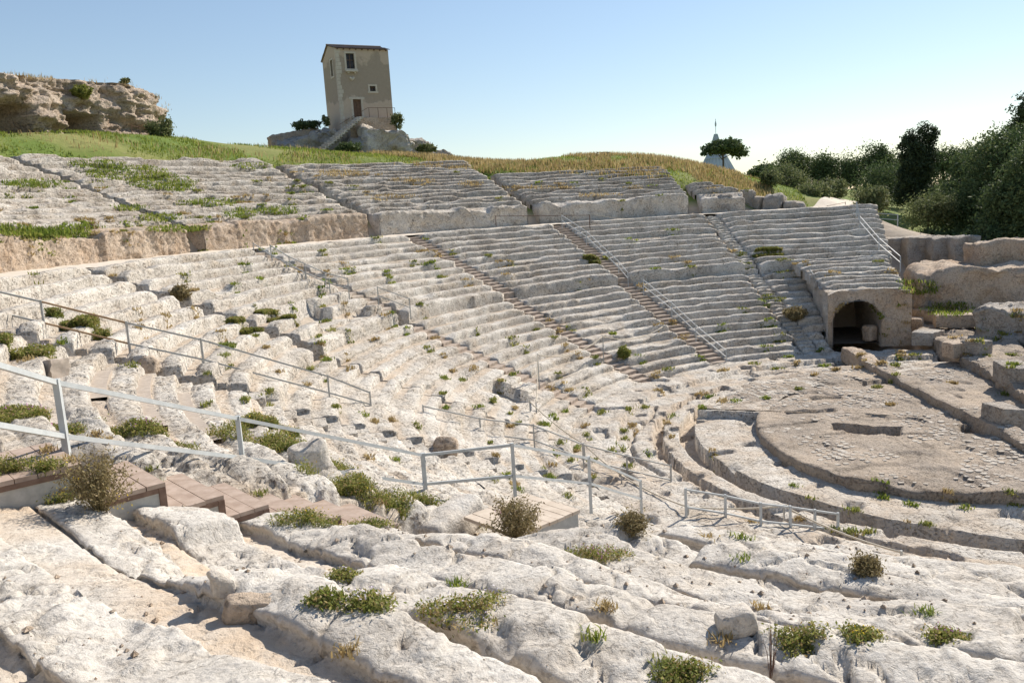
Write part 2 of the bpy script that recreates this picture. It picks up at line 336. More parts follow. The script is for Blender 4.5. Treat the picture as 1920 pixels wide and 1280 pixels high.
def build_row(name, parent, az0, az1, r0, dep, z0, rise, drop, seatw, seed, mat, rough=1., miss=.05, dirt=1., base=-.35, lod=.0034, emul=1., zoff=None, crisp=False, wear=.16, jit=.14):
    rng = np.random.default_rng(seed)
    a = np.linspace(az0, az1, 300); ar = np.radians(a); rm = r0+dep/2
    d = np.sqrt((rm*np.cos(ar)-CAM[0])**2 + (rm*np.sin(ar)-CAM[1])**2 + (z0+rise-CAM[2])**2)
    edge = np.clip(lod*d, .022, .3); dens = np.r_[0, np.cumsum(rm*np.diff(ar)/edge[1:])]
    jl, jh = np.degrees(rng.uniform(-.05, 1, 2)*jit/rm); a = np.linspace(az0+jl, az1-jh, 300)
    n = int(np.clip(dens[-1], 6, 700))
    az = np.interp(np.linspace(0, dens[-1], n), dens, a)
    emin = max(edge.min(), dens[-1]/700*edge.min() if dens[-1] > 700 else 0)
    h = rise+drop; k = min(.10, h*.3)
    key = np.array([(0, base), (.0, .0), (.015, h*.45), (.02, h-k*.75), (.035, h-k*.3), (.075, h-.005), (.12, h), (seatw*.55, h+.004), (seatw-.05, h-.012), (seatw-.005, h-.05), (seatw+.02, h-drop*.75), (seatw+.05, h-drop), ((seatw+dep)/2+.02, h-drop+.01), (dep+.06, h-drop)])
    if crisp: key = np.array([(0, base), (0, 0), (.0, h*.5), (.0, h-.05), (.03, h-.008), (.09, h), (seatw*.4, h+.012), (seatw*.7, h), (seatw-.05, h-.012), (seatw-.012, h-.03), (seatw-.0, h-.07), (seatw-.03, h-drop*.8), (seatw-.02, h-drop), (seatw+.05, h-drop-.01), ((seatw+dep)/2+.02, h-drop+.01), (dep+.06, h-drop)])
    sl = np.r_[0, np.cumsum(np.hypot(*np.diff(key, axis=0).T))]
    m = int(np.clip(sl[-1]/(emin*1.1), 9, 64))
    if m < 15: prof = key[[1, 2, 3, 5, 7, 9, 11, 13]] if m < 12 else key[[0, 2, 3, 5, 6, 8, 9, 11, 12, 13]]
    else:
        s = np.linspace(0, sl[-1], m); prof = np.c_[np.interp(s, sl, key[:, 0]), np.interp(s, sl, key[:, 1])]
    m = len(prof)
    dr, dz = np.meshgrid(prof[:, 0], az, indexing='ij')[0], np.meshgrid(prof[:, 1], az, indexing='ij')[0]
    AZ = np.broadcast_to(az, dr.shape); rr_ = r0+dr
    E = erosion(rr_, AZ)*emul
    _p = np.stack([rr_*np.cos(np.radians(AZ)), rr_*np.sin(np.radians(AZ)), 0*rr_], -1)
    E = np.clip(np.maximum(E, wear*np.clip((fbm(_p*.33, 3, 301)-.05)*3.2, 0, 1)), 0, 1)
    # blocks along the row
    arc = np.radians(az-az0)*rm; Ltot = arc[-1]; js = [0.]
    while js[-1] < Ltot: js.append(js[-1] + rng.uniform(.7, 3.0))
    bi = np.clip(np.searchsorted(js, arc, side='right')-1, 0, len(js)-1); nb = len(js)
    e1 = E[m//2]
    boff = rng.normal(0, .022, nb)*rough; roff = rng.normal(0, .022, nb)*rough
    ms = (rng.random(nb) < miss).astype(float)*rng.uniform(.35, .95, nb)
    ms_a = ms[bi]; off = boff[bi]*(1+2*e1) - ms_a*(drop+.35*rise)
    jd = np.min(np.abs(arc[:, None]-np.array(js)[None, 1:]), axis=1) if nb > 1 else np.full(n, 9.)
    jw = np.maximum(.03, edge.min()*.8); off = off - .07*np.exp(-(jd/jw)**2)*(rng.random(nb)[bi] < .55)
    en = np.minimum(arc-arc[0], arc[-1]-arc); off = off - (0 if (r0 < 22.5 and 147 <= az0 < 187) else 1)*(.16+.12*rng.random())*np.exp(-(en/.16)**1.5)
    # smooth the steps a little
    if n > 12:
        kk = max(1, int(.05/emin)); ker = np.ones(2*kk+1)/(2*kk+1); off = np.convolve(np.pad(off, kk, mode='edge'), ker, 'valid')
    topw = np.interp(prof[:, 1], [0, h*.5, h-drop*.5, h], [0, .35, .8, 1.]); topw[prof[:, 0] > seatw+.03] = 0
    z = z0 + dz + topw[:, None]*off[None, :]
    rr_ = rr_ + (roff[bi]*(1+e1))[None, :]*np.interp(prof[:, 0], [0, .1, dep*.6], [1, 1, 0])[:, None]
    zl = z0 + rise*np.clip(dr/dep, 0, 1.05) + .05
    z = np.where(dz < -.05, z, z + (zl-z)*np.clip(E*1.05, 0, .97))
    P = np.stack([rr_*np.cos(np.radians(AZ)), rr_*np.sin(np.radians(AZ)), z], -1)
    if zoff is not None: P[..., 2] += zoff(rr_, AZ, P)
    n1 = fbm(P*.8, 2, 5); n2 = fbm(P*2.6 + 9, 3, 6)
    nose = np.interp(prof[:, 1], [0, h*.6, h], [.5, 1, 1])[:, None]
    D = (n1*.025 + n2*.028*(1+2.2*E))*rough*nose + n1*.12*E
    if emin < .12: D = D + fbm(P*8.5 + 3, 3, 8)*(.022 if emin > .05 else .012)*rough
    if emin < .055:
        t_ = fbm(P*np.array([1.0, 1.0, .3]) + 50, 4, 91)*4.2; fl = np.floor(t_); fr = t_-fl; u_ = np.clip((fr-.78)/.22, 0, 1)
        D = D*.62 + (fl + u_*u_*(3-2*u_))*.045*rough
        pt = vnoise(P*8.5 + 40, 9); pg = np.clip(vnoise(P*1.1 + 4, 19)*3, 0, 1); D = D - np.clip((pt-.50)*5, 0, 1)*pg*.06
        cr = np.abs(fbm(P*np.array([1.3, 1.3, .8]) + 70, 3, 95)); D = D - .075*np.exp(-(cr/.022)**2)
        D = D + fbm(P*24, 2, 11)*.006
    chn = (prof[:, 0] > seatw+.04)[:, None]
    D = np.where(chn, D*.45, D)
    P[..., 2] += D
    rad = fbm(P*2.1 + 31, 3, 21)*.036*(1+1.6*E)*rough + (fbm(P*8 + 5, 2, 23)*.02*rough if emin < .12 else 0)
    rad = np.where(chn, rad*.3, rad)
    P[..., 0] += rad*np.cos(np.radians(AZ)); P[..., 1] += rad*np.sin(np.radians(AZ))
    for a0, a1, q0, q1, zn in NOTCH:
        ins = (AZ > a0) & (AZ < a1) & (rr_ > q0) & (rr_ < q1); P[..., 2] = np.where(ins, np.minimum(P[..., 2], zn), P[..., 2])
    dirtv = np.clip(np.interp(prof[:, 0], [seatw-.02, seatw+.06], [0, 1])[:, None]*dirt*(1-.5*E) + 0*AZ, 0, 1)
    dirtv = np.clip(dirtv*(.62+1.5*fbm(P*.8, 3, 77)), 0, 1)
    # closed ends
    P = np.concatenate([P[:, :1], P, P[:, -1:]], 1); P[:, 0, 2] = z0-.4; P[:, -1, 2] = z0-.4
    dirtv = np.concatenate([dirtv[:, :1], dirtv, dirtv[:, -1:]], 1)
    return link(name, mesh(name, P, grid_faces(m, n+2), True, {'dirt': dirtv}), mat, parent)

NP_R = np.r_[14.4+1.04*np.arange(8), 32]; NP_Z = np.r_[.2+.52*np.arange(8), .2+.52*7+.3/1.04*(32-21.68)]
def near_off(r, az, P):
    t = np.clip((az-214.5)/7.5, 0, 1); t = t*t*(3-2*t)
    dl = (.42*(r-14.4)-.12) - np.interp(r, NP_R, NP_Z)
    Q = P*np.array([.42, .42, 0]); return dl*(1-t) + fbm(Q+7, 2, 33)*.12*t
GAP = .40      # half width of a stair in metres
EDG = [AZ_A] + STAIRS + [AZ_B]
WL = ['wedge of pale stone seat rows above the vaulted passage at the far end',
      'tidy wedge of long stone seat rows just left of the passage wedge',
      'wedge of stone seat rows left of the railed brown stair, cut by a vertical crack',
      'wedge of stone seat rows between the two brown stairs, its upper rows worn',
      'heavily worn wedge of rock slope with a square dark niche below the grey stair',
      'wedge of sunlit rounded seat rows below the tan wall at left',
      'wedge of low seat rows patched with brown concrete strips behind the nearest railing',
      'wedge of big white weathered stone banks in the near foreground']
wedges = []
for k in range(8):
    a0, a1 = EDG[k], EDG[k+1]
    W = thing('seating_wedge', pol(14.4, (a0+a1)/2, 0), WL[k], 'stone seating', 'wedges of the stone theatre seating')
    W.location = (0, 0, 0); wedges.append(W)
    sd_ = 100*k
    def ga(r, lo=a0, hi=a1, k=k):
        g = math.degrees(GAP/r); gl = .02 if (lo == 167.5 and r < 22.5) else g; gh = .02 if (hi == 167.5 and r < 22.5) else g
        if k > 0 and r < 22.5: return lo+gl, hi-gh
        return (lo + (g if k > 0 else .3)), (hi - g)
    if k < 7:
        for i in range(12):
            if k == 0 and i < 9: lo, hi = ga(14.4+.72*i); lo = 78.0 if i > 2 else 80.3
            else: lo, hi = ga(14.4+.72*i)
            build_row('seat_row', W, lo, hi, 14.4+.72*i, .72, .05+.295*i, .295, .10 if k < 5 else .12 if k < 6 else .06, .44, sd_+i, LIME, 1., .04)
        lo, hi = ga(23.4)
        tall = .62 if k < 5 else .18
        build_row('tall_seat_row', W, lo, hi, 23.04, .72, 3.59, .61, tall*.25, .5, sd_+13, LIME, 1.2, .05)
        for i in range(10):
            lo, hi = ga(23.76+.76*i)
            build_row('seat_row', W, lo, hi, 23.76+.76*i, .76, 4.2+.3*i, .3, .10 if k < 4 else .14 if k < 6 else .05, .46, sd_+20+i, LIME, 1. if k < 6 else .8, .04)
    else:
        i = 0; r = 14.4; z = .2
        while r < 31.3:
            lo, hi = ga(r); hi = 246 if r < 27 else 243
            rs_ = .52 if i < 7 else .30
            build_row('seat_row', W, lo, hi, r, 1.04, z, rs_,   .12 if i < 6 else .17, .58+.10*math.sin(i*2.3), sd_+i, LIMEN, .7, .14, 1.3, -.9, .0034, 1., near_off, True)
            r += 1.04; z += rs_; i += 1
    # podium wall over the walkway, and the upper rows
    if k < 6:
        lo, hi = ga(34.7)
        hi = min(hi, 186); lo = max(lo, 78.6)
        build_row('podium_wall', W, lo, hi, 34.65, 1.22, 7.2, 1.42, .10, .8, sd_+40, TAN if k >= 3 else LIME, 2.4, .16, .5, lod=.0019)
        amid = (a0+a1)/2; nr = int((max(r_top(a0), r_top(a1))-35.85)/.75)
        for i in range(nr):
            r = 35.87+.75*i; lo, hi = ga(r); lo -= .2; hi += .2; hi = min(hi, 186); lo = max(lo, 79+1.2*i if k == 0 else 0)
            build_row('seat_row', W, lo, hi, r, .75, 8.62+.27*i, .27, .15, .42, sd_+50+i, LIMEU, 1.15 if k < 3 else 1.6, .10 if k < 3 else .28, .6, wear=.2 if k < 3 else .3, jit=.1)

# walkway between the lower and upper seats
def polar_sheet(name, r, az, zf, mat, dirt=None, kind='structure'):
    RR, AA = np.meshgrid(r, az, indexing='ij'); Zs = zf(RR, AA)
    P = np.stack([RR*np.cos(np.radians(AA)), RR*np.sin(np.radians(AA)), Zs], -1)
    o = link(name, mesh(name, P, grid_faces(len(r), len(az)), True, {'dirt': dirt(RR, AA) if dirt else 0*RR}), mat)
    tag(o, kind=kind); return o
def wz(r, a):
    P = np.stack([r*np.cos(np.radians(a)), r*np.sin(np.radians(a)), 0*r], -1); return 7.22 + fbm(P*1.5, 3, 41)*.05
polar_sheet('walkway', np.linspace(31.3, 34.8, 14), np.linspace(66, 213, 500), wz, PATH)

def gravel_path():
    K = [pol(33.2, 80, 0), pol(33.6, 75, 0), at(1505, 401, 62), at(1545, 388, 67), at(1575, 379, 73), at(1592, 374, 82), at(1620, 370, 95)]
    t = np.linspace(0, len(K)-1, 60); ctr = np.stack([np.interp(t, range(len(K)), [k_[c] for k_ in K]) for c in (0, 1)], 1)
    tg = np.gradient(ctr, axis=0); tg /= np.linalg.norm(tg, axis=1, keepdims=True); nr_ = np.stack([-tg[:, 1], tg[:, 0]], 1)
    P = np.stack([np.concatenate([ctr+nr_*o, np.zeros((60, 1))], 1) for o in np.linspace(-1.3, 1.3, 7)], 0)
    P[..., 2] = ground(P[..., 0], P[..., 1]) + .16 + fbm(P*1.5, 2, 44)*.03
    tag(link('gravel_path', mesh('gravel_path', P, grid_faces(7, 60), True), PATH), kind='structure')
gravel_path()

# ------------------------------------------------------------------ orchestra
def holes(P, cell, thr, dep, seed):
    return -dep*np.clip((vnoise(P/cell, seed)-thr)/(1-thr)*3, 0, 1)
def oz(r, a):
    P = np.stack([r*np.cos(np.radians(a)), r*np.sin(np.radians(a)), 0*r], -1)
    n = fbm(P*1.3, 4, 51)
    inner = np.where(a < 150, .40, .12)
    z = np.where(r < 9.97, inner, np.where(r < 10.55, -.42, 0.0))
    z = z + np.where((r > 12.75+.1*n), .2, 0)
    tr = (r > 11.12+.08*n) & (r < 11.48+.10*n) & (a > 118) & (a < 226); z = np.where(tr, -.38, z)
    rc = 12.1 + .22*np.sin(np.radians(a)*9) + .15*n
    z = z - .24*np.exp(-((r-rc)/.07)**2)*(np.sin(np.radians(a)*5) > -.3)
    z = z + np.where(r > 9.97, 1, .5)*n*.07 + fbm(P*5, 3, 52)*.03
    z = z + holes(P, .55, .45, .16, 54)
    return z
def odirt(r, a):
    P = np.stack([r*np.cos(np.radians(a)), r*np.sin(np.radians(a)), 0*r], -1); n = fbm(P*1.1, 3, 57)
    return np.clip(np.where((r > 9.97) & (r < 10.55), .9, np.where((r > 11.1) & (r < 11.55), .8, .25+n)), 0, 1)
rs = np.r_[np.arange(7.4, 9.9, .1), 9.93, 9.965, 9.975, np.arange(10.0, 10.5, .1), 10.545, 10.555, np.arange(10.6, 14.5, .055)]
polar_sheet('orchestra_paving', rs, np.linspace(62, 256, 760), oz, LIME, odirt)
PR_A = [0, 62, 148.9, 149.0, 150.2, 150.3, 164.6, 178, 193.6, 207, 225, 234, 250, 270, 300, 360]
PR_R = [9.8, 9.8, 9.8, 7.69, 7.69, 7.70, 7.87, 8.08, 8.4, 8.52, 7.93, 7.64, 7.3, 7.2, 8.5, 9.8]
PITS = [(-4.5, .45, 1.05, .42, -35, .55), (.15, 6.4, 1.0, .35, -12, .35), (-1.1, -.9, .75, .5, -30, .7), (-3.4, 4.9, .6, .4, -20, .12), (-5.0, 3.2, .9, .3, -15, .10), (2.5, 8.3, 1.1, .3, 0, .25)]
def platform():
    az = np.r_[np.linspace(0, 148.9, 420), 149.0, 149.6, 150.2, np.linspace(150.3, 359.9, 560), 360]
    Rp = np.interp(az, PR_A, PR_R); s = np.r_[np.linspace(.012, .985, 95), 1.0, 1.002, 1.004]
    S, A = np.meshgrid(s, az, indexing='ij'); RR = S*Rp[None, :]
    X, Y = RR*np.cos(np.radians(A)), RR*np.sin(np.radians(A)); P = np.stack([X, Y, 0*X], -1)
    z = .43 + fbm(P*.8, 4, 61)*.07 + fbm(P*4, 3, 62)*.035
    q = vnoise(P*1.2, 66); z = z - .07*np.clip((q-.25)*8, 0, 1)          # shallow sunk panels
    for x, y, hx, hy, ro, dp in PITS:
        c, s_ = math.cos(R(ro)), math.sin(R(ro)); u = (X-x)*c+(Y-y)*s_; v = -(X-x)*s_+(Y-y)*c
        z = np.where((abs(u) < hx) & (abs(v) < hy), z-dp, z)
    z[-3] -= .02; z[-2] = .2 + 0*z[-2]; z[-1] = -.5
    P[..., 2] = z
    P[-3:, :, :2] += fbm(np.stack([X, Y, 0*X], -1)[-3:]*2, 3, 68)[..., None]*.06
    d = np.clip(.2 + fbm(P*.6, 3, 64)*1.1, 0, .8)
    o = link('orchestra_floor', mesh('orchestra_floor', P, grid_faces(len(s), len(az)), True, {'dirt': d}), FLOOR); tag(o, kind='structure'); return o
ORCH = platform()

# ------------------------------------------------------------------ rocks
def rock_mesh(name, size, amp=.12, res=.15, rnd=.25, seed=0, freq=1.1, smooth=True, dirt=.15):
    sx, sy, sz = [s/2 for s in size]; rnd = min(rnd, sx*.9, sy*.9, sz*.9); VV, FF, b = [], [], 0
    for ax in range(3):
        for sg in (-1, 1):
            o = [i for i in range(3) if i != ax]; S = (sx, sy, sz)
            nu = max(2, int(2*S[o[0]]/res)+1); nv = max(2, int(2*S[o[1]]/res)+1)
            u, v = np.meshgrid(np.linspace(-1, 1, nu), np.linspace(-1, 1, nv), indexing='ij')
            P = np.zeros((nu, nv, 3)); P[..., o[0]] = u*S[o[0]]; P[..., o[1]] = v*S[o[1]]; P[..., ax] = sg*S[ax]
            f = grid_faces(nu, nv)
            if (sg > 0) == (ax == 1): f = f[:, ::-1]
            VV.append(P.reshape(-1, 3)); FF.append(f+b); b += nu*nv
    P = np.concatenate(VV); F = np.concatenate(FF)
    inner = np.clip(P, [-sx+rnd, -sy+rnd, -sz+rnd], [sx-rnd, sy-rnd, sz-rnd]); d = P-inner; L_ = np.linalg.norm(d, axis=1, keepdims=True)
    P = inner + d/np.maximum(L_, 1e-6)*rnd
    q = P + seed*3.7
    t_ = fbm(q*freq*.7, 3, seed+4)*3; fl = np.floor(t_); fr = t_-fl; u_ = np.clip((fr-.7)/.3, 0, 1)
    for c in range(3): P[:, c] += fbm(q*freq, 4, seed+20+c)*amp*1.6 + fbm(q*freq*4.3, 3, seed+60+c)*amp*.55
    P *= (1 + ((fl+u_*u_)*.25*amp/max(size))[:, None])
    return mesh(name, P, F, smooth, {'dirt': np.clip(dirt + fbm(q*1.3, 2, seed+50)*.5, 0, 1)})
def rock(name, c, size, rz=0., mat=None, label=None, cat='rock', group=None, parent=None, amp=.12, res=None, rnd=.25, seed=0, freq=1.1, tilt=(0, 0)):
    D = math.hypot(c[0]-CAM[0], c[1]-CAM[1]); res = res or min(max(.03, .0030*D), min(size)/3)
    o = link(name, rock_mesh(name, size, amp, res, rnd, seed, freq), mat or LIME, parent)
    o.location = tuple(c); o.rotation_euler = (tilt[0], tilt[1], rz)
    if label: tag(o, label, cat, group)
    return o

# ------------------------------------------------------------------ stairs cut between the wedges
def zst(r): return float(np.interp(r, [14.4, 23.04, 23.76, 31.36, 34], [.05, 3.59, 4.2, 7.2, 7.2]))
def step_mesh(wd, dp, ht, seed, jit=.012):
    rg = random.Random(seed); bm = bmesh.new(); bmesh.ops.create_cube(bm, size=1)
    for v in bm.verts: v.co = Vector((v.co.x*dp + dp/2, v.co.y*wd, v.co.z*ht - ht/2))
    bmesh.ops.subdivide_edges(bm, edges=[e for e in bm.edges if abs(e.verts[0].co.y-e.verts[1].co.y) > .1], cuts=3)
    for v in bm.verts: v.co += Vector((rg.uniform(-jit, jit), rg.uniform(-jit, jit), rg.uniform(-jit, jit)))
    bmesh.ops.bevel(bm, geom=bm.edges[:], offset=.012, segments=1, affect='EDGES')
    me = bpy.data.meshes.new('step'); bm.to_mesh(me); bm.free(); return me
def staircase(az, r0, r1, mat, label, wd=.86, jit=.012, dz=.0):
    T = thing('stone_staircase', pol(r0, az, zst(r0)), label, 'stairs', 'stairs between the seating wedges', R(az))
    ms = [step_mesh(wd, .40, .34, int(az)+i, jit) for i in range(4)]
    for m_ in ms: m_.materials.append(mat)
    n = int((r1-r0)/.36)
    for i in range(n):
        r = r0+.36*i; z = zst(r+.36)+dz
        o = link('step', ms[i % 4], None, T); o.location = (r-r0, random.uniform(-.03, .03), z-zst(r0)); o.rotation_euler = (0, 0, random.uniform(-.02, .02))
    return T
STAIRM = plain('brown_step_boards', (.32, .255, .20), (.43, .35, .285), 6, .9, .2)
staircase(85, 14.4, 31.3, LIME, 'worn pale stair of broken steps beside the wedge over the vault', .8, .05)
staircase(105.6, 14.2, 31.3, STAIRM, 'brown stair with pale handrails right of centre')
staircase(126, 14.2, 31.3, STAIRM, 'long brown stair without a handrail running from the walkway to the orchestra edge')
staircase(147, 14.4, 23.0, STAIRM, 'brown lower stair that the rope barrier crosses')
staircase(147.4, 23.8, 31.3, CONC, 'grey upper stair flanked by steel railings at left centre')
staircase(188, 14.4, 24.0, LIME, 'short pale stair beside the long mid-ground railing')

# wooden steps of the near stair
def near_stair():
    T = thing('wooden_staircase', (0, 0, 0), 'wooden stair of boxed steps beside the nearest grey railing', 'stairs')
    rs = [29.9, 28.9, 27.95, 27.2, 26.6, 26.1, 25.65, 25.2, 24.8, 24.4]
    for r0, r1 in zip(rs[:-1], rs[1:]):
        z = .42*(r0-14.4)+.10; M = Matrix.Rotation(R(213.2), 4, 'Z')
        S = bpy.data.objects.new('wooden_step', None); COL.objects.link(S); S.parent = T; dp = r0-r1
        S.matrix_world = M @ Matrix.Translation((r1, 0, z)); S.parent = T
        nb = max(2, int(dp/.16))
        for b in range(nb):
            x0 = -.03+(dp+.03)*b/nb; o = MB().box((x0, -.62, -.045), (x0+(dp+.03)/nb-.008, .62, 0)).build('tread_board', WOOD, S); o.location = (0, random.uniform(-.012, .012), random.uniform(-.004, .003))
        MB().box((.02, .585, -.5), (dp-.02, .6, -.05)).build('side_panel', PANEL, S)
        f = MB(); f.box((-.03, .56, -.6), (.04, .622, -.047)); f.box((.042, .575, -.10), (dp-.03, .618, -.047)); f.build('side_frame', WOODD, S)
        MB().box((-.02, -.6, -.42), (0, .555, -.047)).build('riser_board', WOODD, S)
    for i, r0 in enumerate([22.6, 21.3, 20.95, 20.6, 20.25, 19.9, 19.55, 19.2]):
        dp = 1.3 if i == 0 else .37; z = .42*(r0-14.4)+.35 - (0 if i == 0 else .04)
        S = bpy.data.objects.new('wooden_step', None); COL.objects.link(S); S.parent = T
        S.matrix_world = Matrix.Rotation(R(214), 4, 'Z') @ Matrix.Translation((r0-dp, 0, z)); S.parent = T
        nb = max(2, int(dp/.16))
        for b in range(nb):
            x0 = -.02+(dp+.02)*b/nb; o = MB().box((x0, -.6, -.05), (x0+(dp+.02)/nb-.008, .6, 0)).build('tread_board', WOODL, S); o.location = (0, random.uniform(-.012, .012), random.uniform(-.004, .003))
        MB().box((.0, .565, -.6), (dp-.01, .58, -.052)).build('side_panel', PANEL, S)
        MB().box((-.02, -.58, -.45), (0, .56, -.052)).build('riser_board', WOODD, S)
near_stair()
# brown concrete infill strips on the low rows behind the nearest railing
for i, (r, a0, a1, lab) in enumerate(((26.55, 192, 199, 'upper left'), (25.8, 191, 203, 'long middle'), (25.05, 193.5, 204, 'lower middle'), (23.6, 196, 207, 'lowest right'))):
    az = np.linspace(a0, a1, 40); zb = 4.2+.3*int((r-23.76)/.76)+.3 if r > 23.76 else 4.28
    rr2 = np.array([r-.02, r-.02, r+.36, r+.36]); zz = np.array([-.35, .09, .10, -.1])
    RR_, AA_ = np.meshgrid(rr2, az, indexing='ij'); Pz = np.stack([RR_*np.cos(np.radians(AA_)), RR_*np.sin(np.radians(AA_)), zb+np.repeat(zz[:, None], 40, 1)], -1)
    Pz[..., 2] += fbm(Pz*3, 2, 5)*.015
    tag(link('concrete_strip', mesh('concrete_strip', Pz, grid_faces(4, 40), False), CONC), lab+' brown concrete strip repairing a low seat row behind the nearest railing', 'seat repair', 'concrete seat repairs')

# ------------------------------------------------------------------ vaulted passage at the far end
def vault():
    A, B = Vector((2.62, 15.31, 0)), Vector((6.5, 14.0, 0)); ux = (B-A).normalized(); Wd = (B-A).length; back = Vector((-ux.y, ux.x, 0))
    T = thing('vaulted_passage', A, 'square rock mass with an arched dark passage at the far end of the rows', 'passage')
    H = 2.62; us = np.linspace(0, Wd, 50); vs = np.linspace(-.3, H, 40); cu, hw, sp = 1.42, 1.15, 1.12
    def ins(u, v): return abs(u-cu) < hw and (v < sp or (u-cu)**2/hw**2 + (v-sp)**2/1.02**2 < 1)
    U, V = np.meshgrid(us, vs, indexing='ij'); P = np.zeros(U.shape+(3,))
    for i in range(3): P[..., i] = (U*ux[i]) + (V if i == 2 else 0)
    P[..., 2] += fbm(P*np.array([1.2, 1.2, 0])+2, 3, 73)*.22*np.clip(V/H, 0, 1)**4; n = fbm(P*1.1+5, 4, 71)*.28; P[..., 0] += back.x*n; P[..., 1] += back.y*n
    f = grid_faces(*U.shape); keep = []
    for q in f:
        c = P.reshape(-1, 3)[q].mean(0); cuv = (U.ravel()[q].mean(), V.ravel()[q].mean()); keep.append(not ins(*cuv))
    link('facade', mesh('facade', P, f[np.array(keep)], True, {'dirt': .2+0*U.ravel()}), TAN, T)
    # tunnel lining, in a darker rock colour that imitates the shade inside
    ang = np.linspace(0, math.pi, 15); prof = [(cu+hw*1.03, -.3)] + [(cu+hw*1.03*math.cos(a), sp+1.06*math.sin(a)) for a in ang] + [(cu-hw*1.03, -.3)]
    dep = np.linspace(-.12, 8.5, 16); Q = np.array([[(u*ux.x+back.x*d, u*ux.y+back.y*d, v) for d in dep] for u, v in prof])
    Q[..., :] += (fbm(Q*1.6, 3, 75)*.06)[..., None]; Q[:, 0] -= 0
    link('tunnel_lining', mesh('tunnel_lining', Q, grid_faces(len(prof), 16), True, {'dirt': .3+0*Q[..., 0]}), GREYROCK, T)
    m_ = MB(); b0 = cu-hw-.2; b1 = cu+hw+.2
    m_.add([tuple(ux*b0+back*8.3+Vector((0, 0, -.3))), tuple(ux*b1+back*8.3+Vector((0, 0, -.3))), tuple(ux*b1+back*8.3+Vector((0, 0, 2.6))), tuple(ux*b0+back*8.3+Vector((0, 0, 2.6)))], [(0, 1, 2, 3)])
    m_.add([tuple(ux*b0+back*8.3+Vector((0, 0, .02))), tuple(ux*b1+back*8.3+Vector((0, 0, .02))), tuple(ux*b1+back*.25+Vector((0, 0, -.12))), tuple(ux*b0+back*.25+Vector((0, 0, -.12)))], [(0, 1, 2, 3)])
    m_.build('passage_end', PASSAGE_SHADE, T)  # end wall and floor, shade of the passage put into their colour
    # top and flank
    us2 = np.linspace(0, Wd, 40); ds = np.linspace(0, 7.5, 50); U2, D2 = np.meshgrid(us2, ds, indexing='ij')
    P2 = np.stack([U2*ux.x+back.x*D2, U2*ux.y+back.y*D2, H+0*U2], -1); P2[..., 2] += fbm(P2*np.array([1.2, 1.2, 0])+2, 3, 73)*.22; nn = fbm(P2*1.1+5, 4, 71)*.28
    P2[..., 0] += back.x*nn*np.exp(-D2); P2[..., 1] += back.y*nn*np.exp(-D2); P2[..., 2] += fbm(P2, 3, 72)*.1*np.clip(D2, 0, 1)
    link('rock_top', mesh('rock_top', P2, grid_faces(40, 50), True, {'dirt': .3+0*U2}), LIME, T)
    vs3 = np.linspace(-.3, H, 30); V3, D3 = np.meshgrid(vs3, np.linspace(0, 14, 60), indexing='ij')
    top = H + np.clip(D3-6, 0, 9)*.42; V3 = -.3 + (V3+.3)*(top+.3)/(H+.3)
    P3 = np.stack([Wd*ux.x+back.x*D3, Wd*ux.y+back.y*D3, V3], -1); n3 = fbm(P3*1.1+5, 4, 71)*.28; P3[..., 0] += ux.x*n3*np.clip(D3*3, 0, 1); P3[..., 1] += ux.y*n3*np.clip(D3*3, 0, 1)
    link('flank', mesh('flank', P3, grid_faces(30, 60), True, {'dirt': .3+0*V3}), TAN, T)
    P4 = np.stack([back.x*D3, back.y*D3, V3], -1); n4 = fbm(P4*1.1+5, 4, 71)*.28; P4[..., 0] -= ux.x*n4*np.clip(D3*3, 0, 1); P4[..., 1] -= ux.y*n4*np.clip(D3*3, 0, 1)
    link('flank', mesh('flank', P4, grid_faces(30, 60)[:, ::-1], True, {'dirt': .3+0*V3}), LIME, T)
    o = rock('fallen_block', (0, 0, 0), (.6, .6, .8), .2, TAN, seed=5, rnd=.12, amp=.06); tag(o, 'pale upright block lying in the mouth of the arched passage', 'stone block')
    p = A+ux*(cu+.8)+back*.5; o.location = (p.x, p.y, .86)
    T.location.z = .5
vault()
for i in range(8): build_row('seat_row', wedges[0], 65.2, 79.0, 16.1+.84*i, .84, 2.92+.155*i, .155, .12, .46, 900+i, LIME, 1.2, .12)

# ------------------------------------------------------------------ ruins at the right
def wall_between(name, a, b, wd, z0, z1, mat, label, cat, seed=0, amp=.1, side=0., group=None):
    a, b = np.array(a[:2]), np.array(b[:2]); d = b-a; L_ = float(np.hypot(*d)); rz = math.atan2(d[1], d[0])
    nrm = np.array([-d[1], d[0]])/L_; c = (a+b)/2 + nrm*side*wd/2
    return rock(name, (c[0], c[1], (z0+z1)/2), (L_, wd, z1-z0), rz, mat, label, cat, group, None, amp, None, .12, seed)
wall_between('stage_foundation', (8.2, 16.4), (1.2, -1.0), 3.2, -.6, .85, FLOOR, 'long grey rock-cut stage foundation running from beside the passage to the right edge', 'foundation', 3, .16, 1.)
wall_between('stage_foundation', (11.6, 15.0), (4.8, -1.5), 2.6, -.6, 1.25, GREYROCK, 'higher grey stage foundation behind the long low one', 'foundation', 5, .16, 1.)
wall_between('stone_kerb', (2.2, 12.6), (.9, 8.0), .75, .0, .78, TAN, 'pale stone kerb edging the orchestra below the passage', 'kerb', 7, .06)
wall_between('stone_kerb', (.9, 7.7), (-1.6, -4.0), .7, .0, .72, FLOOR, 'long brown stone kerb along the right of the orchestra floor', 'kerb', 8, .07)
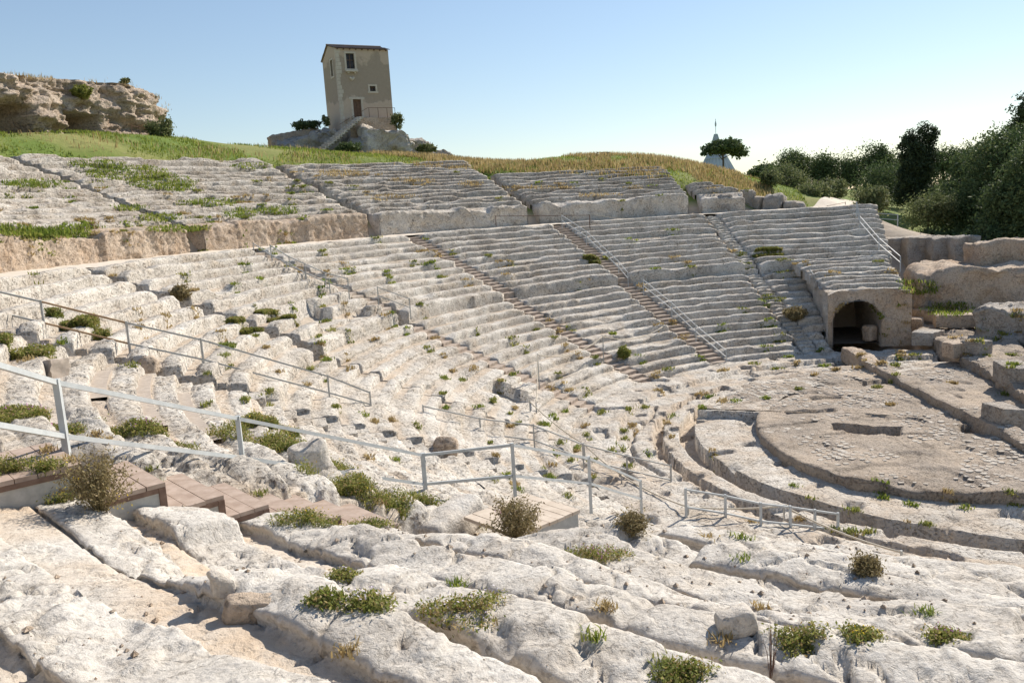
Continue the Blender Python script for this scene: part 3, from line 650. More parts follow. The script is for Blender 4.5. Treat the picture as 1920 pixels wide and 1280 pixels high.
blocks = [((1795, 655), 41, (1.0, .8, .7), 'pale cubic block lying on the long low foundation'), ((1830, 652), 41, (1.0, .9, .7), 'rounded pale block just right of the cubic block'),
          ((1740, 632), 46, (1.6, 1.1, .7), 'flat grey block at the corner below the passage flank'), ((1716, 612), 49, (.9, .8, 1.0), 'upright grey block beside the passage flank'),
          ((1900, 700), 36, (1.6, 1.0, .8), 'rounded boulder lying on the stage foundation at right edge'), ((1880, 785), 30, (1.1, .8, .9), 'split grey block beside a dark hole at right of the orchestra'),
          ((1740, 590), 50, (1.4, .9, .6), 'lowest block of the broken steps right of the passage'), ((1732, 572), 51.5, (1.0, .9, .6), 'middle block of the broken steps right of the passage'),
          ((1722, 556), 53, (1.0, .9, .6), 'top block of the broken steps right of the passage'), ((1800, 600), 48, (2.4, .9, .7), 'long low block in the shade left of the big rock mass')]
for i, ((px, py), D, sz, lab) in enumerate(blocks):
    p = at(px, py, D); rock('stone_block', p, sz, .3*i, GREYROCK if i % 3 else TAN, lab, 'stone block', 'fallen blocks among the ruins', amp=.05, rnd=.07, seed=30+i)
# big rock mass, and the quarried wall behind it
p = at(1850, 540, 53); rock('rock_mass', (p[0]+1.0, p[1]+1, 1.55), (8.5, 5.0, 4.2), R(-25), TAN, 'big pale rock mass at the right edge below the dark trees', 'rock', amp=.3, rnd=.4, seed=11, freq=.6)
p = at(1870, 482, 56); rock('rock_mass', (p[0], p[1], 3.9), (3.2, 2.6, 2.0), R(-15), TAN, 'square boulder sitting on top of the big rock mass', 'rock', amp=.2, rnd=.3, seed=12, freq=.7)
p = at(1900, 600, 46); rock('rock_mass', (p[0]+1, p[1], .9), (4.5, 3.0, 2.6), R(-40), GREYROCK, 'dark broken rock in front of the big rock mass', 'rock', amp=.3, rnd=.3, seed=14, freq=.8)
for i, (px, wd) in enumerate(((1668, 2.1), (1718, 1.7), (1762, 1.5), (1806, 1.7))):
    p = at(px, 470, 62-i*.6); rock('quarried_wall_block', (p[0], p[1], 3.3), (wd*1.02, 1.6, 3.3), R(-14), GREYROCK, ['leftmost', 'second', 'third', 'rightmost'][i]+' tall shaded block of the quarried wall beyond the passage', 'rock wall', 'quarried wall blocks', amp=.1, rnd=.15, seed=40+i)
for i, (px, py, D, sz) in enumerate(((1400, 378, 66, (1.3, 1, 1.7)), (1424, 384, 66, (1.0, 1, 1.4)), (1452, 384, 65, (2.0, 1.4, 1.5)), (1490, 392, 64, (2.4, 1.4, 1.0)), (1350, 383, 65, (2.6, 1.2, 1.5)))):
    p = at(px, py, D); rock('weathered_boulder', p, sz, .4*i, GREYROCK, ['narrow upright boulder', 'small split boulder', 'broad cracked boulder', 'low sloping boulder next to the path', 'long squared boulder'][i]+' at the right end of the upper rows', 'boulder', 'boulders ending the upper rows', amp=.14, seed=60+i)
# ------------------------------------------------------------------ cliff with caves, far left
def cliff():
    pts = [at(-420, 262, 53), at(-160, 262, 57), at(0, 262, 60.5), at(150, 264, 65.5), at(262, 268, 70), at(294, 270, 72), at(300, 270, 76), at(294, 270, 85), at(280, 270, 103)]
    px_ = [-420, -160, 0, 150, 262, 294, 300, 303, 305]
    tops = [129, 132, 137, 147, 158, 168, 175, 175, 175]
    S = np.r_[0, np.cumsum([np.linalg.norm((pts[i+1]-pts[i])[:2]) for i in range(len(pts)-1)])]
    s = np.linspace(0, S[-1], 420); ctr = np.array([[np.interp(t, S, [p[c] for p in pts]) for c in range(3)] for t in s])
    ppx = np.interp(s, S, px_)
    DD = [53, 57, 60.5, 65.5, 70, 72, 72, 72, 72]; zt = np.array([at(px_[i], tops[i], DD[i])[2] for i in range(len(pts))])
    ztop = np.interp(s, S, zt); zb = float(at(150, 250, 65.5)[2]); z0 = zb-3.0
    v = np.linspace(0, 1, 80); Sg, Vg = np.meshgrid(s, v, indexing='ij'); PX = np.broadcast_to(ppx[:, None], Sg.shape)
    tang = np.gradient(ctr[:, :2], axis=0); tang /= np.linalg.norm(tang, axis=1, keepdims=True)
    k = np.ones(25)/25; tang = np.stack([np.convolve(np.pad(tang[:, c], 12, mode='edge'), k, 'valid') for c in range(2)], 1)
    inn = np.stack([-tang[:, 1], tang[:, 0]], 1)          # into the hill (left of travel)
    Zg = z0 + Vg*(ztop[:, None]-z0)
    hv = (Zg-zb)/(ztop[:, None]-zb)
    off = .12*np.exp(-((hv-.35)/.22)**2) - .12*np.exp(-((hv-.80)/.12)**2) + .25*np.clip(hv-.9, 0, 1)*6
    Q = np.stack([ctr[:, None, 0]+0*Zg, ctr[:, None, 1]+0*Zg, Zg], -1)
    off = off + fbm(Q*.4, 4, 81)*.75 + fbm(Q*1.8, 4, 82)*.45 - .38*np.floor(fbm(Q*np.array([.25, .25, 1.3]), 3, 83)*5)/2
    cave = (((PX > -40) & (PX < 58)) | ((PX > 130) & (PX < 190))) & (Zg < zb+1.45+.06*np.sin(PX*.2))
    off = np.where(cave, 4.2+.3*off, off)
    Q[..., 0] += inn[:, None, 0]*off; Q[..., 1] += inn[:, None, 1]*off
    T = thing('cave_cliff', tuple(pts[3]), 'tan limestone cliff with two low dark caves at the far left', 'cliff'); T.location = (0, 0, 0)
    link('rock_face', mesh('rock_face', Q, grid_faces(420, 80), True, {'dirt': np.clip(fbm(Q*.5, 3, 85)*.8, 0, .6)}), CLIFF, T)
    w_ = np.linspace(0, 1, 14); back = Q[:, -1][:, None, :] + (np.concatenate([inn, 0*inn[:, :1]], 1)[:, None, :]*w_[None, :, None]*9)
    back[..., 2] += fbm(back*.5, 3, 86)*.5*np.minimum(w_*4, 1) + .25*w_
    o = link('cliff_top', mesh('cliff_top', back, grid_faces(420, 14), True, {'dirt': 0*back[..., 0]}), TERR, T)
    return Q[:, -1]
CLIFF_EDGE = cliff()

# ------------------------------------------------------------------ house on its outcrop
def house():
    def plaster():
        m, N, L, b = newmat('old_plaster', .95); tc = N.new('ShaderNodeTexCoord').outputs['Object']
        n1 = nz(N, L, .45, 7, .62, tc); n2 = nz(N, L, 4, 6, .6, tc)
        sep = N.new('ShaderNodeSeparateXYZ'); L.new(tc, sep.inputs[0])
        hz = ramp(N, L, math_(N, L, 'DIVIDE', sep.outputs[2], 8.), [(0, (.42, .42, .42)), (.22, (.30, .30, .30)), (.4, (0, 0, 0)), (.72, (0, 0, 0)), (.95, (.40, .40, .40))])
        f = ramp(N, L, math_(N, L, 'ADD', n1.outputs[0], hz.outputs[0]), [(.62, (0, 0, 0)), (.68, (1, 1, 1))])
        c = mix(N, L, f.outputs[0], mix(N, L, n2.outputs[0], (.31, .25, .195), (.42, .345, .275)), mix(N, L, n2.outputs[0], (.46, .36, .28), (.57, .465, .37)))
        L.new(c, b.inputs['Base Color']); bp = N.new('ShaderNodeBump'); bp.inputs['Strength'].default_value = .5; bp.inputs['Distance'].default_value = .05
        L.new(math_(N, L, 'ADD', n2.outputs[0], f.outputs[0]), bp.inputs['Height']); L.new(bp.outputs[0], b.inputs['Normal']); return m
    PL = plaster(); STONE = plain('dressed_stone', (.50, .44, .36), (.60, .54, .46), 3, .9, .3); TILE = plain('roof_tiles', (.17, .13, .10), (.28, .20, .15), 2, .9, .3)
    DARK = plain('dark_window', (.02, .02, .025), (.05, .045, .05), 3, .3, 0); DOOR = plain('old_door', (.13, .075, .05), (.19, .12, .08), 5, .8, .3)
    o = at(642, 238, 82); T = thing('old_house', o, 'tall narrow brown plastered old house on a rocky outcrop', 'house', None, R(19))
    W, Dp, H1, HR, H2 = 5.2, 4.7, 7.2, 7.85, 6.75; q = Dp*.52; tp = .07
    op = [(.95, 1.75, 5.35, 6.75, 'window'), (1.25, 2.05, .78, 2.55, 'door'), (3.05, 3.62, 3.30, 3.78, 'window')]
    xs = sorted({0, W, *[v for a in op for v in a[:2]]}); zs = sorted({-1.2, H1, *[v for a in op for v in a[2:4]]})
    m = MB()
    for i in range(len(xs)-1):
        for j in range(len(zs)-1):
            xc, zc = (xs[i]+xs[i+1])/2, (zs[j]+zs[j+1])/2
            if any(a[0] < xc < a[1] and a[2] < zc < a[3] for a in op): continue
            m.add([(xs[i], 0, zs[j]), (xs[i+1], 0, zs[j]), (xs[i+1], 0, zs[j+1]), (xs[i], 0, zs[j+1])], [(0, 1, 2, 3)])
    for a in op:   # reveals
        x0, x1, z0, z1 = a[:4]; d = .28
        m.add([(x0, 0, z0), (x0, d, z0), (x0, d, z1), (x0, 0, z1)], [(0, 1, 2, 3)]); m.add([(x1, 0, z0), (x1, d, z0), (x1, d, z1), (x1, 0, z1)], [(3, 2, 1, 0)])
        m.add([(x0, 0, z1), (x1, 0, z1), (x1, d, z1), (x0, d, z1)], [(3, 2, 1, 0)]); m.add([(x0, 0, z0), (x1, 0, z0), (x1, d, z0), (x0, d, z0)], [(0, 1, 2, 3)])
    m.build('front_wall', PL, T)
    m = MB()      # left wall with a window opening, right and back walls
    y0, y1, z0, z1 = 1.35, 2.05, 4.9, 6.4
    for (a, b, c, d) in ((0, y0, -1.2, 6.6), (y1, Dp, -1.2, 6.6), (y0, y1, -1.2, z0), (y0, y1, z1, 6.6)):
        m.add([(-tp*0, a, c), (0, b, c), (0, b, d), (0, a, d)], [(3, 2, 1, 0)])
    m.add([(0, 0, 6.6), (0, Dp, 6.6), (0, Dp, H2), (0, q, HR), (0, 0, H1)], [(4, 3, 2, 1, 0)])
    for a in (y0, y1): m.add([(0, a, z0), (.25, a, z0), (.25, a, z1), (0, a, z1)], [(0, 1, 2, 3)])
    m.add([(0, y0, z0), (0, y1, z0), (.25, y1, z0), (.25, y0, z0)], [(0, 1, 2, 3)])
    m.build('left_wall', PL, T)
    MB().add([(W, 0, -1.2), (W, Dp, -1.2), (W, Dp, H2), (W, q, HR), (W, 0, H1)], [(0, 1, 2, 3, 4)]).add([(0, Dp, -1.2), (W, Dp, -1.2), (W, Dp, H2), (0, Dp, H2)], [(3, 2, 1, 0)]).build('rear_walls', PL, T)
    for (x0, x1, z0_, z1_, kd) in op:
        P_ = bpy.data.objects.new(kd, None); COL.objects.link(P_); P_.parent = T
        t = .17 if kd == 'window' else .2
        fr = MB(); fr.box((x0-t, -.035, z0_), (x0, .1, z1_)); fr.box((x1, -.035, z0_), (x1+t, .1, z1_))
        if kd == 'window': fr.box((x0-t-.06, -.07, z0_-t), (x1+t+.06, .1, z0_))
        fr.box((x0-t-(.16 if kd == 'door' else 0), -.05, z1_), (x1+t+(.16 if kd == 'door' else 0), .1, z1_+t)); fr.build('stone_frame', STONE, P_)
        if kd == 'door':
            MB().box((x0, .2, z0_), ((x0+x1)/2-.01, .26, z1_)).build('door_leaf', DOOR, P_); MB().box(((x0+x1)/2+.01, .2, z0_), (x1, .26, z1_)).build('door_leaf', DOOR, P_)
        else:
            MB().box((x0, .22, z0_), (x1, .25, z1_)).build('pane', DARK, P_); g = MB(); g.box(((x0+x1)/2-.025, .18, z0_), ((x0+x1)/2+.025, .215, z1_))
            g.box((x0, .18, (z0_+z1_)/2+.1), (x1, .214, (z0_+z1_)/2+.15)); g.build('glazing_bar', DOOR, P_)
    P_ = bpy.data.objects.new('window', None); COL.objects.link(P_); P_.parent = T
    f = MB(); f.box((-.03, y0-.17, z0-.15), (.05, y0, z1+.17)); f.box((-.03, y1, z0-.15), (.05, y1+.17, z1+.17)); f.box((-.032, y0, z1), (.05, y1, z1+.17)); f.box((-.05, y0, z0-.17), (.05, y1, z0)); f.build('stone_frame', STONE, P_)
    MB().box((.18, y0, z0), (.2, y1, z1)).build('pane', DARK, P_)
    m = MB(); m.box((.75, -.32, 5.05), (1.95, -.02, 5.16)); m.box((.95, -.22, 4.9), (1.1, -.02, 5.05)); m.box((1.6, -.22, 4.9), (1.75, -.02, 5.05)); m.build('balcony_sill', STONE, T)
    MB().tube([(1.12, -.05, 4.55), (1.35, -.07, 4.38), (1.58, -.05, 4.55)], [.1, .16, .1], 6).build('carved_corbel', STONE, T)
    rg = random.Random(3); m = MB(); z = -1.1
    while z < 7.0:
        h = rg.uniform(.28, .42); wq = rg.choice((.22, .42, .3)); m.box((-.02, -.025, z), (wq, .2, z+h-.03)); m.box((-.026, .21, z), (.1, rg.choice((.3, .45)), z+h-.03)); z += h
    m.build('corner_stones', STONE, T)
    for sd in (0, 1):      # roof slopes of barrel tiles
        n = 26; L_ = W+.3; y_e, z_e = ((-.22, H1-.04) if sd == 0 else (Dp+.22, H2-.04)); V, F_ = [], []
        for i in range(n*4+1):
            x = -.15 + L_*i/(n*4); hh = .05*math.sin(i*math.pi/2*1.0) + .06
            for t in np.linspace(0, 1, 6): V.append((x, y_e+(q-y_e)*t, z_e+(HR+.03-z_e)*t + hh + .02*math.sin(t*19)))
        for i in range(n*4):
            for j in range(5): F_.append((i*6+j, (i+1)*6+j, (i+1)*6+j+1, i*6+j+1))
        r = link('roof_slope', mesh('roof_slope', V, F_, False), TILE, T)
    MB().tube([(-.15, q, HR+.1), (W+.15, q, HR+.1)], .1, 8).build('ridge_tiles', TILE, T)
    m = MB()
    for i in range(9): m.box((.1+i*.6, -.2, H1-.12), (.2+i*.6, 0, H1-.02))
    m.build('eave_brackets', DOOR, T)
    # rubble plinth, landing and railing
    MB().box((.4, -1.15, -1.2), (W-.1, -.01, .72)).build('landing', TAN, T)
    m = MB()
    for x in (2.4, 3.3, 4.2, 5.0): m.bar((x, -1.1, .72), (x, -1.1, 1.62), .035)
    m.bar((2.3, -1.1, 1.62), (5.0, -1.1, 1.62), .035); m.bar((2.3, -1.1, 1.62), (-.6, -1.1, .1), .035); m.build('landing_railing', RUST, T)
    return T, o
HOUSE, HO = house()
HM = Matrix.Translation(Vector(HO)) @ Matrix.Rotation(R(19), 4, 'Z')
def hp(x, y, z): v = HM @ Vector((x, y, z)); return (v.x, v.y, v.z)
S_ = thing('outdoor_stone_stair', hp(1.6, -1.2, .72), 'worn stone stair climbing the outcrop to the house door', 'stairs', None, R(19))
sm = step_mesh(1.0, .42, .26, 5, .04); sm.materials.append(LIME)
for i in range(15):
    o = link('step', sm, None, S_); o.location = (-.3-.30*i, -.35-.10*i, -.02-.21*i); o.rotation_euler = (0, 0, math.pi+.3)
for i, (x, y, z, sx, sy, sz, rz, ty, mt, lab) in enumerate((
        (-3.2, .6, -2.1, 6.0, 3.6, 2.6, 24, -.22, 0, 'long grey sloping rock slab left of the house stair'), (-6.6, 1.6, -3.0, 4.2, 3.0, 1.8, 30, -.25, 0, 'low grey rock at the left foot of the outcrop'),
        (3.4, -1.9, -1.7, 4.6, 2.6, 2.2, 12, .05, 1, 'large rounded pale boulder under the front of the house'), (.9, -1.9, -2.4, 2.4, 2.0, 1.7, -20, 0, 0, 'dark rock between stair and pale boulder'),
        (2.5, 2.6, -2.2, 8.0, 5.6, 3.2, 19, 0, 0, 'rock base that the house walls stand on'), (6.6, -.2, -2.6, 3.0, 2.6, 2.6, 40, .2, 0, 'broken grey ledge at the right corner of the house'),
        (8.6, -.6, -3.4, 3.6, 2.4, 1.9, -10, .22, 0, 'cracked grey rock stepping down right of the house'), (11.4, -.3, -4.1, 4.4, 2.4, 1.4, 5, .18, 0, 'low grey rock at the right foot of the outcrop'),
        (-4.0, 2.8, -.75, 5.0, 1.2, 1.3, 22, -.16, 2, 'ruined low rubble wall overgrown with ivy left of the house'))):
    rock('outcrop_rock' if mt < 2 else 'rubble_wall', hp(x, y, z), (sx, sy, sz), R(rz), (GREYROCK, LIME, TAN)[mt], lab, 'rock' if mt < 2 else 'wall', amp=.42 if mt < 2 else .2, rnd=.6 if mt < 2 else .25, seed=121+i, freq=.75, res=.16, tilt=(0, ty))

# ------------------------------------------------------------------ far cone-shaped church
def cone_church():
    D = 420; k = D/FPX; b = at(1344, 345, D); T = thing('cone_church', b, 'distant grey-white ribbed cone tower topped by a statue, behind the umbrella pine', 'tower')
    CONEM = plain('pale_concrete', (.42, .45, .48), (.52, .55, .58), .2, .8, 0); n = 22; V, F = [], []
    lv = [(0, 46*k), (27*k, 30*k), (55*k, 15*k), (76*k, 6.5*k), (87*k, 3.2*k)]
    for z, r in lv:
        for j in range(n*2): V.append((r*(1 if j % 2 else .88)*math.cos(math.pi*j/n), r*(1 if j % 2 else .88)*math.sin(math.pi*j/n), z))
    for i in range(4):
        for j in range(n*2): j2 = (j+1) % (n*2); F.append((i*2*n+j, i*2*n+j2, (i+1)*2*n+j2, (i+1)*2*n+j))
    F.append(tuple(4*2*n+j for j in range(2*n)))
    link('ribbed_cone', mesh('ribbed_cone', V, F, False), CONEM, T)
    MB().tube([(0, 0, 86*k), (0, 0, 113*k)], .45*k, 6).build('mast', CONEM, T)
    MB().tube([(0, 0, 100*k), (0, 0, 104*k), (0, 0, 109*k)], [1.2*k, 1.7*k, .7*k], 8).build('statue', CONEM, T)
    for z in (44*k, 66*k): MB().tube([(0, 0, z), (0, 0, z+1.0*k)], float(np.interp(z/k, [0, 27, 55, 76], [46, 30, 15, 6.5]))*k*1.01, 22).build('ring_band', CONEM, T)
cone_church()

# ------------------------------------------------------------------ finding the surface under a point
bpy.context.view_layer.update()
DG = bpy.context.evaluated_depsgraph_get()
def pick(px, py):
    d = Vector(ray(px, py)).normalized(); ok, loc, *_ = SC.ray_cast(DG, Vector(CAM), d, distance=400)
    return np.array(loc) if ok else None
def drop(x, y, z=40.):
    ok, loc, *_ = SC.ray_cast(DG, Vector((x, y, z)), Vector((0, 0, -1)), distance=80)
    return loc.z if ok else None

for i, (px, py, D, sz, lab) in enumerate(((468, 1150, 5.6, (85, 50, 52), 'squared brown stone block sitting on sand in the near foreground'), (415, 1100, 6.0, (46, 42, 50), 'rounded stone leaning behind the squared brown block'),
        (160, 868, 9.8, (70, 45, 50), 'rough grey block beside the first post of the nearest railing'), (835, 843, 22.5, (55, 45, 45), 'brown rounded boulder at the head of the mid-ground steps'),
        (280, 690, 20.5, (36, 30, 34), 'round brownish stone between the low rows'), (104, 695, 15.5, (40, 32, 32), 'grey concrete cube standing on pale rock behind the railing'), (1380, 1175, 6.6, (70, 50, 44), 'round pebbly stone lying in the sand at lower right'),
        (585, 870, 12.6, (75, 50, 65), 'pointed white boulder beside the yellow flowering weeds'), (840, 985, 9.2, (150, 75, 60), 'broad white boulder below the third post of the nearest railing'))):
    p = pick(px, py+8); D = float(np.linalg.norm(p-CAM)); sz = tuple(v/FPX*D for v in sz); p = p + np.array([0, 0, sz[2]*.3]); rock('loose_stone', p, sz, .5*i, [TAN, LIMEN, GREYROCK, TAN, TAN, CONC, LIMEN, LIMEN, LIMEN][i], lab, 'stone', amp=sz[2]*.14, rnd=sz[2]*(.06 if 'cube' in lab else .3), seed=80+i, freq=.9/sz[0], tilt=(.1, .12))


# ------------------------------------------------------------------ railings and ropes
BROWN = plain('rusty_rail', (.30, .19, .10), (.40, .27, .16), 6, .8, .1)
def railing(posts, label, mat=METAL, t=.055, rails=(1., .5), name='steel_railing', group='railings of the theatre', rail_t=None, brown=None):
    """posts: (base pixel, height, distance or None)"""
    B = []
    for e in posts:
        (px, py), H = e[0], e[1]
        p = at(px, py, e[2]) if len(e) > 2 and e[2] else pick(px, py)
        B.append((Vector(p), H))
    T = thing(name, B[0][0], label, 'railing', group); o = B[0][0]; rail_t = rail_t or t*.85
    for p, H in B: MB().bar(p-o-Vector((0, 0, .15)), p-o+Vector((0, 0, H)), t).build('post', mat, T)
    for si, ((p, H), (q, H2)) in enumerate(zip(B[:-1], B[1:])):
        for k in rails:
            a, b = p-o+Vector((0, 0, H*k-.04)), q-o+Vector((0, 0, H2*k-.04)); d = (b-a).normalized()*(t*.52)
            MB().bar(a+d, b-d, rail_t*.8, rail_t).build('rail', mat if si != brown else BROWN, T)
    return B
railing([((-150, 895), 1.15, 7.6), ((135, 910), 1.15, 9.6), ((462, 925), 1.15, 12.0), ((800, 958), 1.13, 14.8)], 'nearest grey steel railing with two rails across the left foreground', t=.062)
railing([((802, 957), 1.13, 14.9), ((967, 945), 1.18, 14.6), ((1108, 950), 1.16, 17.4), ((1203, 965), .95, 20.4)], 'grey railing continuing below the nearest one past the pale landing', t=.06)
railing([((1287, 980), .95, 20.8), ((1361, 992), .95, 20.9), ((1427, 1006), .93, 20.9), ((1482, 1012), .92, 20.9), ((1528, 1016), .88, 21.1), ((1571, 1020), .85, 21.3)], 'lowest grey railing beside the curved orchestra kerb', t=.055)
railing([((-40, 612), 1.05, 24), ((88, 642), 1.05, 23), ((247, 680), 1.05, 22.4), ((385, 708), 1.05, 22.6), ((620, 765), 1.0, 24.2), ((697, 778), .75, 25)], 'long mid-ground railing at left, two of its bars rusty brown', STEEL, .05, brown=1)
railing([((797, 815), 1.0, 26), ((903, 838), 1.0, 26), ((1003, 850), 1.0, 26), ((1095, 885), .95, 25), ((1177, 905), .9, 24.6), ((1259, 924), .9, 24.2)], 'thin mid-ground railing above the worn steps at centre', STEEL, .045)
railing([((510, 492), .85, 41), ((545, 514), .85, 39.6), ((575, 528), .85, 38.6), ((612, 545), .85, 37.6), ((655, 557), .85, 36.9)], 'steel railing on the left of the grey upper stair', STEEL, .045)
railing([((478, 488), .85, 41.4), ((513, 512), .85, 40), ((540, 524), .85, 39), ((575, 545), .85, 38), ((620, 557), .85, 37)], 'steel railing on the near side of the grey upper stair', STEEL, .045)
railing([((710, 568), .75, 36.6), ((770, 592), .8, 36.6)], 'short two-post railing beside the dark rock-cut recess', STEEL, .045)
railing([((1054, 424), .75, 54.6), ((1100, 455), .75, 52), ((1160, 512), .75, 49), ((1178, 534), .75, 48.2)], 'pale handrail on the upper half of the right brown stair', METAL, .036, (1., .55))
railing([((1207, 548), .75, 47), ((1260, 592), .75, 45), ((1305, 635), .75, 43), ((1362, 683), .75, 41.5)], 'pale handrail on the lower half of the right brown stair', METAL, .036, (1., .55))
railing([((1606, 402), .8, 57.5), ((1612, 428), .8, 57), ((1648, 470), .8, 55), ((1688, 505), .8, 53.5)], 'pale double handrail at the far end of the rows above the passage', METAL, .045, (1., .55))
railing([((1519, 528), .75, 50.5), ((1539, 560), .75, 48.6)], 'short white handrail above the left shoulder of the passage', METAL, .036, (1., .55))
railing([((1600, 418), .7, 60), ((1640, 418), .7, 61), ((1683, 421), .7, 62)], 'low pale railing beside the round bush at the path end', METAL, .05)
railing([((930, 420), .55, 55), ((1106, 424), .75, 55)], 'pair of thin posts carrying a cord on the walkway', RUST, .04, (1.,))
railing([((1520, 405), .6, 62), ((1535, 404), .6, 63), ((1552, 401), .6, 64), ((1585, 394), .6, 66)], 'thin wire fence along the gravel path', RUST, .03, (1.,))
railing([((1120, 297), .55, 75.5), ((1143, 297), .55, 75.5)], 'small dark wooden hurdle on the grassy crest', RUST, .09, (1., .55), 'wooden_hurdle')
railing([((248, 254), .7, 67), ((262, 255), .7, 67.5), ((285, 258), .7, 68)], 'rusty iron fence at the foot of the cliff', RUST, .04, (1., .5))

def rope(pts, sag, label, rad=.022):
    P = [Vector(at(x, y, D)) for x, y, D in pts]; out_ = []
    for a, b in zip(P[:-1], P[1:]):
        L_ = (b-a).length
        for i in range(13):
            t = i/12; q = a.lerp(b, t); q.z -= sag*L_*4*t*(1-t)*.25; out_.append(q)
    T = thing('rope_barrier', P[0], label, 'rope barrier', 'rope barriers')
    MB().tube([q-P[0] for q in out_], rad, 6).build('rope', ROPE, T, True)
    for a in P:
        g = drop(a.x, a.y, a.z+.02)
        if g is not None and .2 < a.z-g < 2.5: MB().tube([(a.x-P[0].x, a.y-P[0].y, g-P[0].z-.1), (a.x-P[0].x, a.y-P[0].y, a.z-P[0].z+.04)], .025, 6).build('post', STEEL, T)
rope([(1005, 756, 30.5), (1008, 665, 33.5), (1130, 630, 38.5), (1243, 612, 43)], .28, 'white rope hung from thin posts across the lower stairs')
rope([(993, 752, 30), (1095, 832, 26), (1165, 890, 24), (1290, 950, 21), (1470, 948, 21.5), (1690, 1035, 18)], .10, 'long rope running along the lower railings toward the bottom right')
rope([(1108, 400, 56), (1210, 407, 57.5), (1300, 400, 60)], .2, 'slack cord strung along the foot of the upper wall', .015)

# ------------------------------------------------------------------ paving stones of the orchestra floor
def flag_mesh(seed):
    rg = random.Random(seed); n = rg.choice((4, 5, 5, 6)); a0 = rg.uniform(0, 6)
    pts = [(math.cos(a0+2*math.pi*i/n)*rg.uniform(.75, 1.1), math.sin(a0+2*math.pi*i/n)*rg.uniform(.65, .95)) for i in range(n)]
    V = [(x, y, -.5) for x, y in pts] + [(x*.93, y*.93, .5) for x, y in pts]
    F = [tuple(range(n, 2*n))] + [(i, (i+1) % n, n+(i+1) % n, n+i) for i in range(n)]
    return V, F
FLAGM = limestone('pale_flagstone', (.58, .53, .46), (.46, .41, .35), (.44, .41, .37), .3, .4, scale=2)
fm = []
for i in range(8):
    V, F = flag_mesh(i); me = mesh('paving_stone', V, F, False); me.materials.append(FLAGM); fm.append(me)
rg = random.Random(11); cand = []
for i in range(5200):
    a, r = rg.uniform(0, 360), 9.4*math.sqrt(rg.random())
    x, y = r*math.cos(R(a)), r*math.sin(R(a))
    if r > np.interp(a, PR_A, PR_R)-.3 or x > 2.6 + .37*(y-1): continue
    v = vnoise(np.array([[x*.45, y*.45, 2.]]), 5)[0] + .5*vnoise(np.array([[x*1.3, y*1.3, 2.]]), 6)[0]
    if v < -.22: continue
    if any(abs((x-q[0])) < q[2]+.2 and abs(y-q[1]) < q[3]+.4 for q in PITS): continue
    # rough courses
    x2 = round(x/.26)*.26 + rg.uniform(-.05, .05); y2 = round(y/.2)*.2 + rg.uniform(-.03, .03)
    cand.append((x2, y2, rg.uniform(.06, .14)))
seen = set(); flags = []
for c in cand:
    k = (round(c[0]/.2), round(c[1]/.17))
    if k not in seen: seen.add(k); flags.append(c)
flags.sort(key=lambda c: -c[2]/math.hypot(c[0]-CAM[0], c[1]-CAM[1]))
SV, SF = [], []
for i, (x, y, s) in enumerate(flags):
    z = drop(x, y, 6.)
    if z is None: continue
    rz = rg.uniform(-.3, .3)
    if i < 290:
        o = link('paving_stone', fm[i % 8], None, ORCH); o.location = (x, y, z+.006); o.scale = (s, s, .022); o.rotation_euler = (0, 0, rz)
    else:
        V, F = flag_mesh(i % 8); b = len(SV); c_, s_ = math.cos(rz), math.sin(rz)
        SV += [(x+(u*c_-v*s_)*s, y+(u*s_+v*c_)*s, z+.006+t*.022) for u, v, t in V]; SF += [tuple(q+b for q in f) for f in F]
if SV:
    o = link('small_paving_stones', mesh('small_paving_stones', SV, SF, False), FLAGM, ORCH); tag(o, kind='stuff')

# ------------------------------------------------------------------ plants
NR = np.random.default_rng(5)
def blades(P, h, wd, lean=.5, hvar=.5):
    """one bent, tapered blade per base point"""
    n = len(P); a = NR.uniform(0, 2*math.pi, n); H = h*(1-hvar*NR.random(n)); ln = lean*NR.random(n)
    d = np.stack([np.cos(a), np.sin(a)], 1); t = np.stack([-d[:, 1], d[:, 0]], 1); W = wd*(.6+.8*NR.random(n))
    V = np.zeros((n, 5, 3))
    for k, (f, ww) in enumerate(((0, 1), (0, -1), (.55, -.8), (.55, .8), (1., 0))):
        V[:, k, :2] = P[:, :2] + d*(ln*H*f**1.6)[:, None] + t*(W*ww*.5)[:, None]; V[:, k, 2] = P[:, 2] + H*f*(1-.25*ln*f)
    b = np.arange(n)[:, None]*5
    F = np.concatenate([b+np.array([0, 1, 2]), b+np.array([0, 2, 3]), b+np.array([3, 2, 4])], 0)
    return V.reshape(-1, 3), F
def join(parts):
    VV, FF, b = [], [], 0
    for V, F in parts: VV.append(V); FF.append(F+b); b += len(V)
    return np.concatenate(VV), np.concatenate(FF)
def leaf_quads(C, size, flat=.0):
    n = len(C); u = NR.normal(size=(n, 3)); u /= np.linalg.norm(u, axis=1, keepdims=True); w_ = NR.normal(size=(n, 3)); w_[:, 2] += flat*3
    v = np.cross(u, w_); v /= np.linalg.norm(v, axis=1, keepdims=True)+1e-9; s = size*(.55+.9*NR.random(n))[:, None]
    V = np.stack([C-u*s, C+v*s*.45, C+u*s, C-v*s*.45], 1).reshape(-1, 3)
    return V, np.arange(n*4).reshape(n, 4)
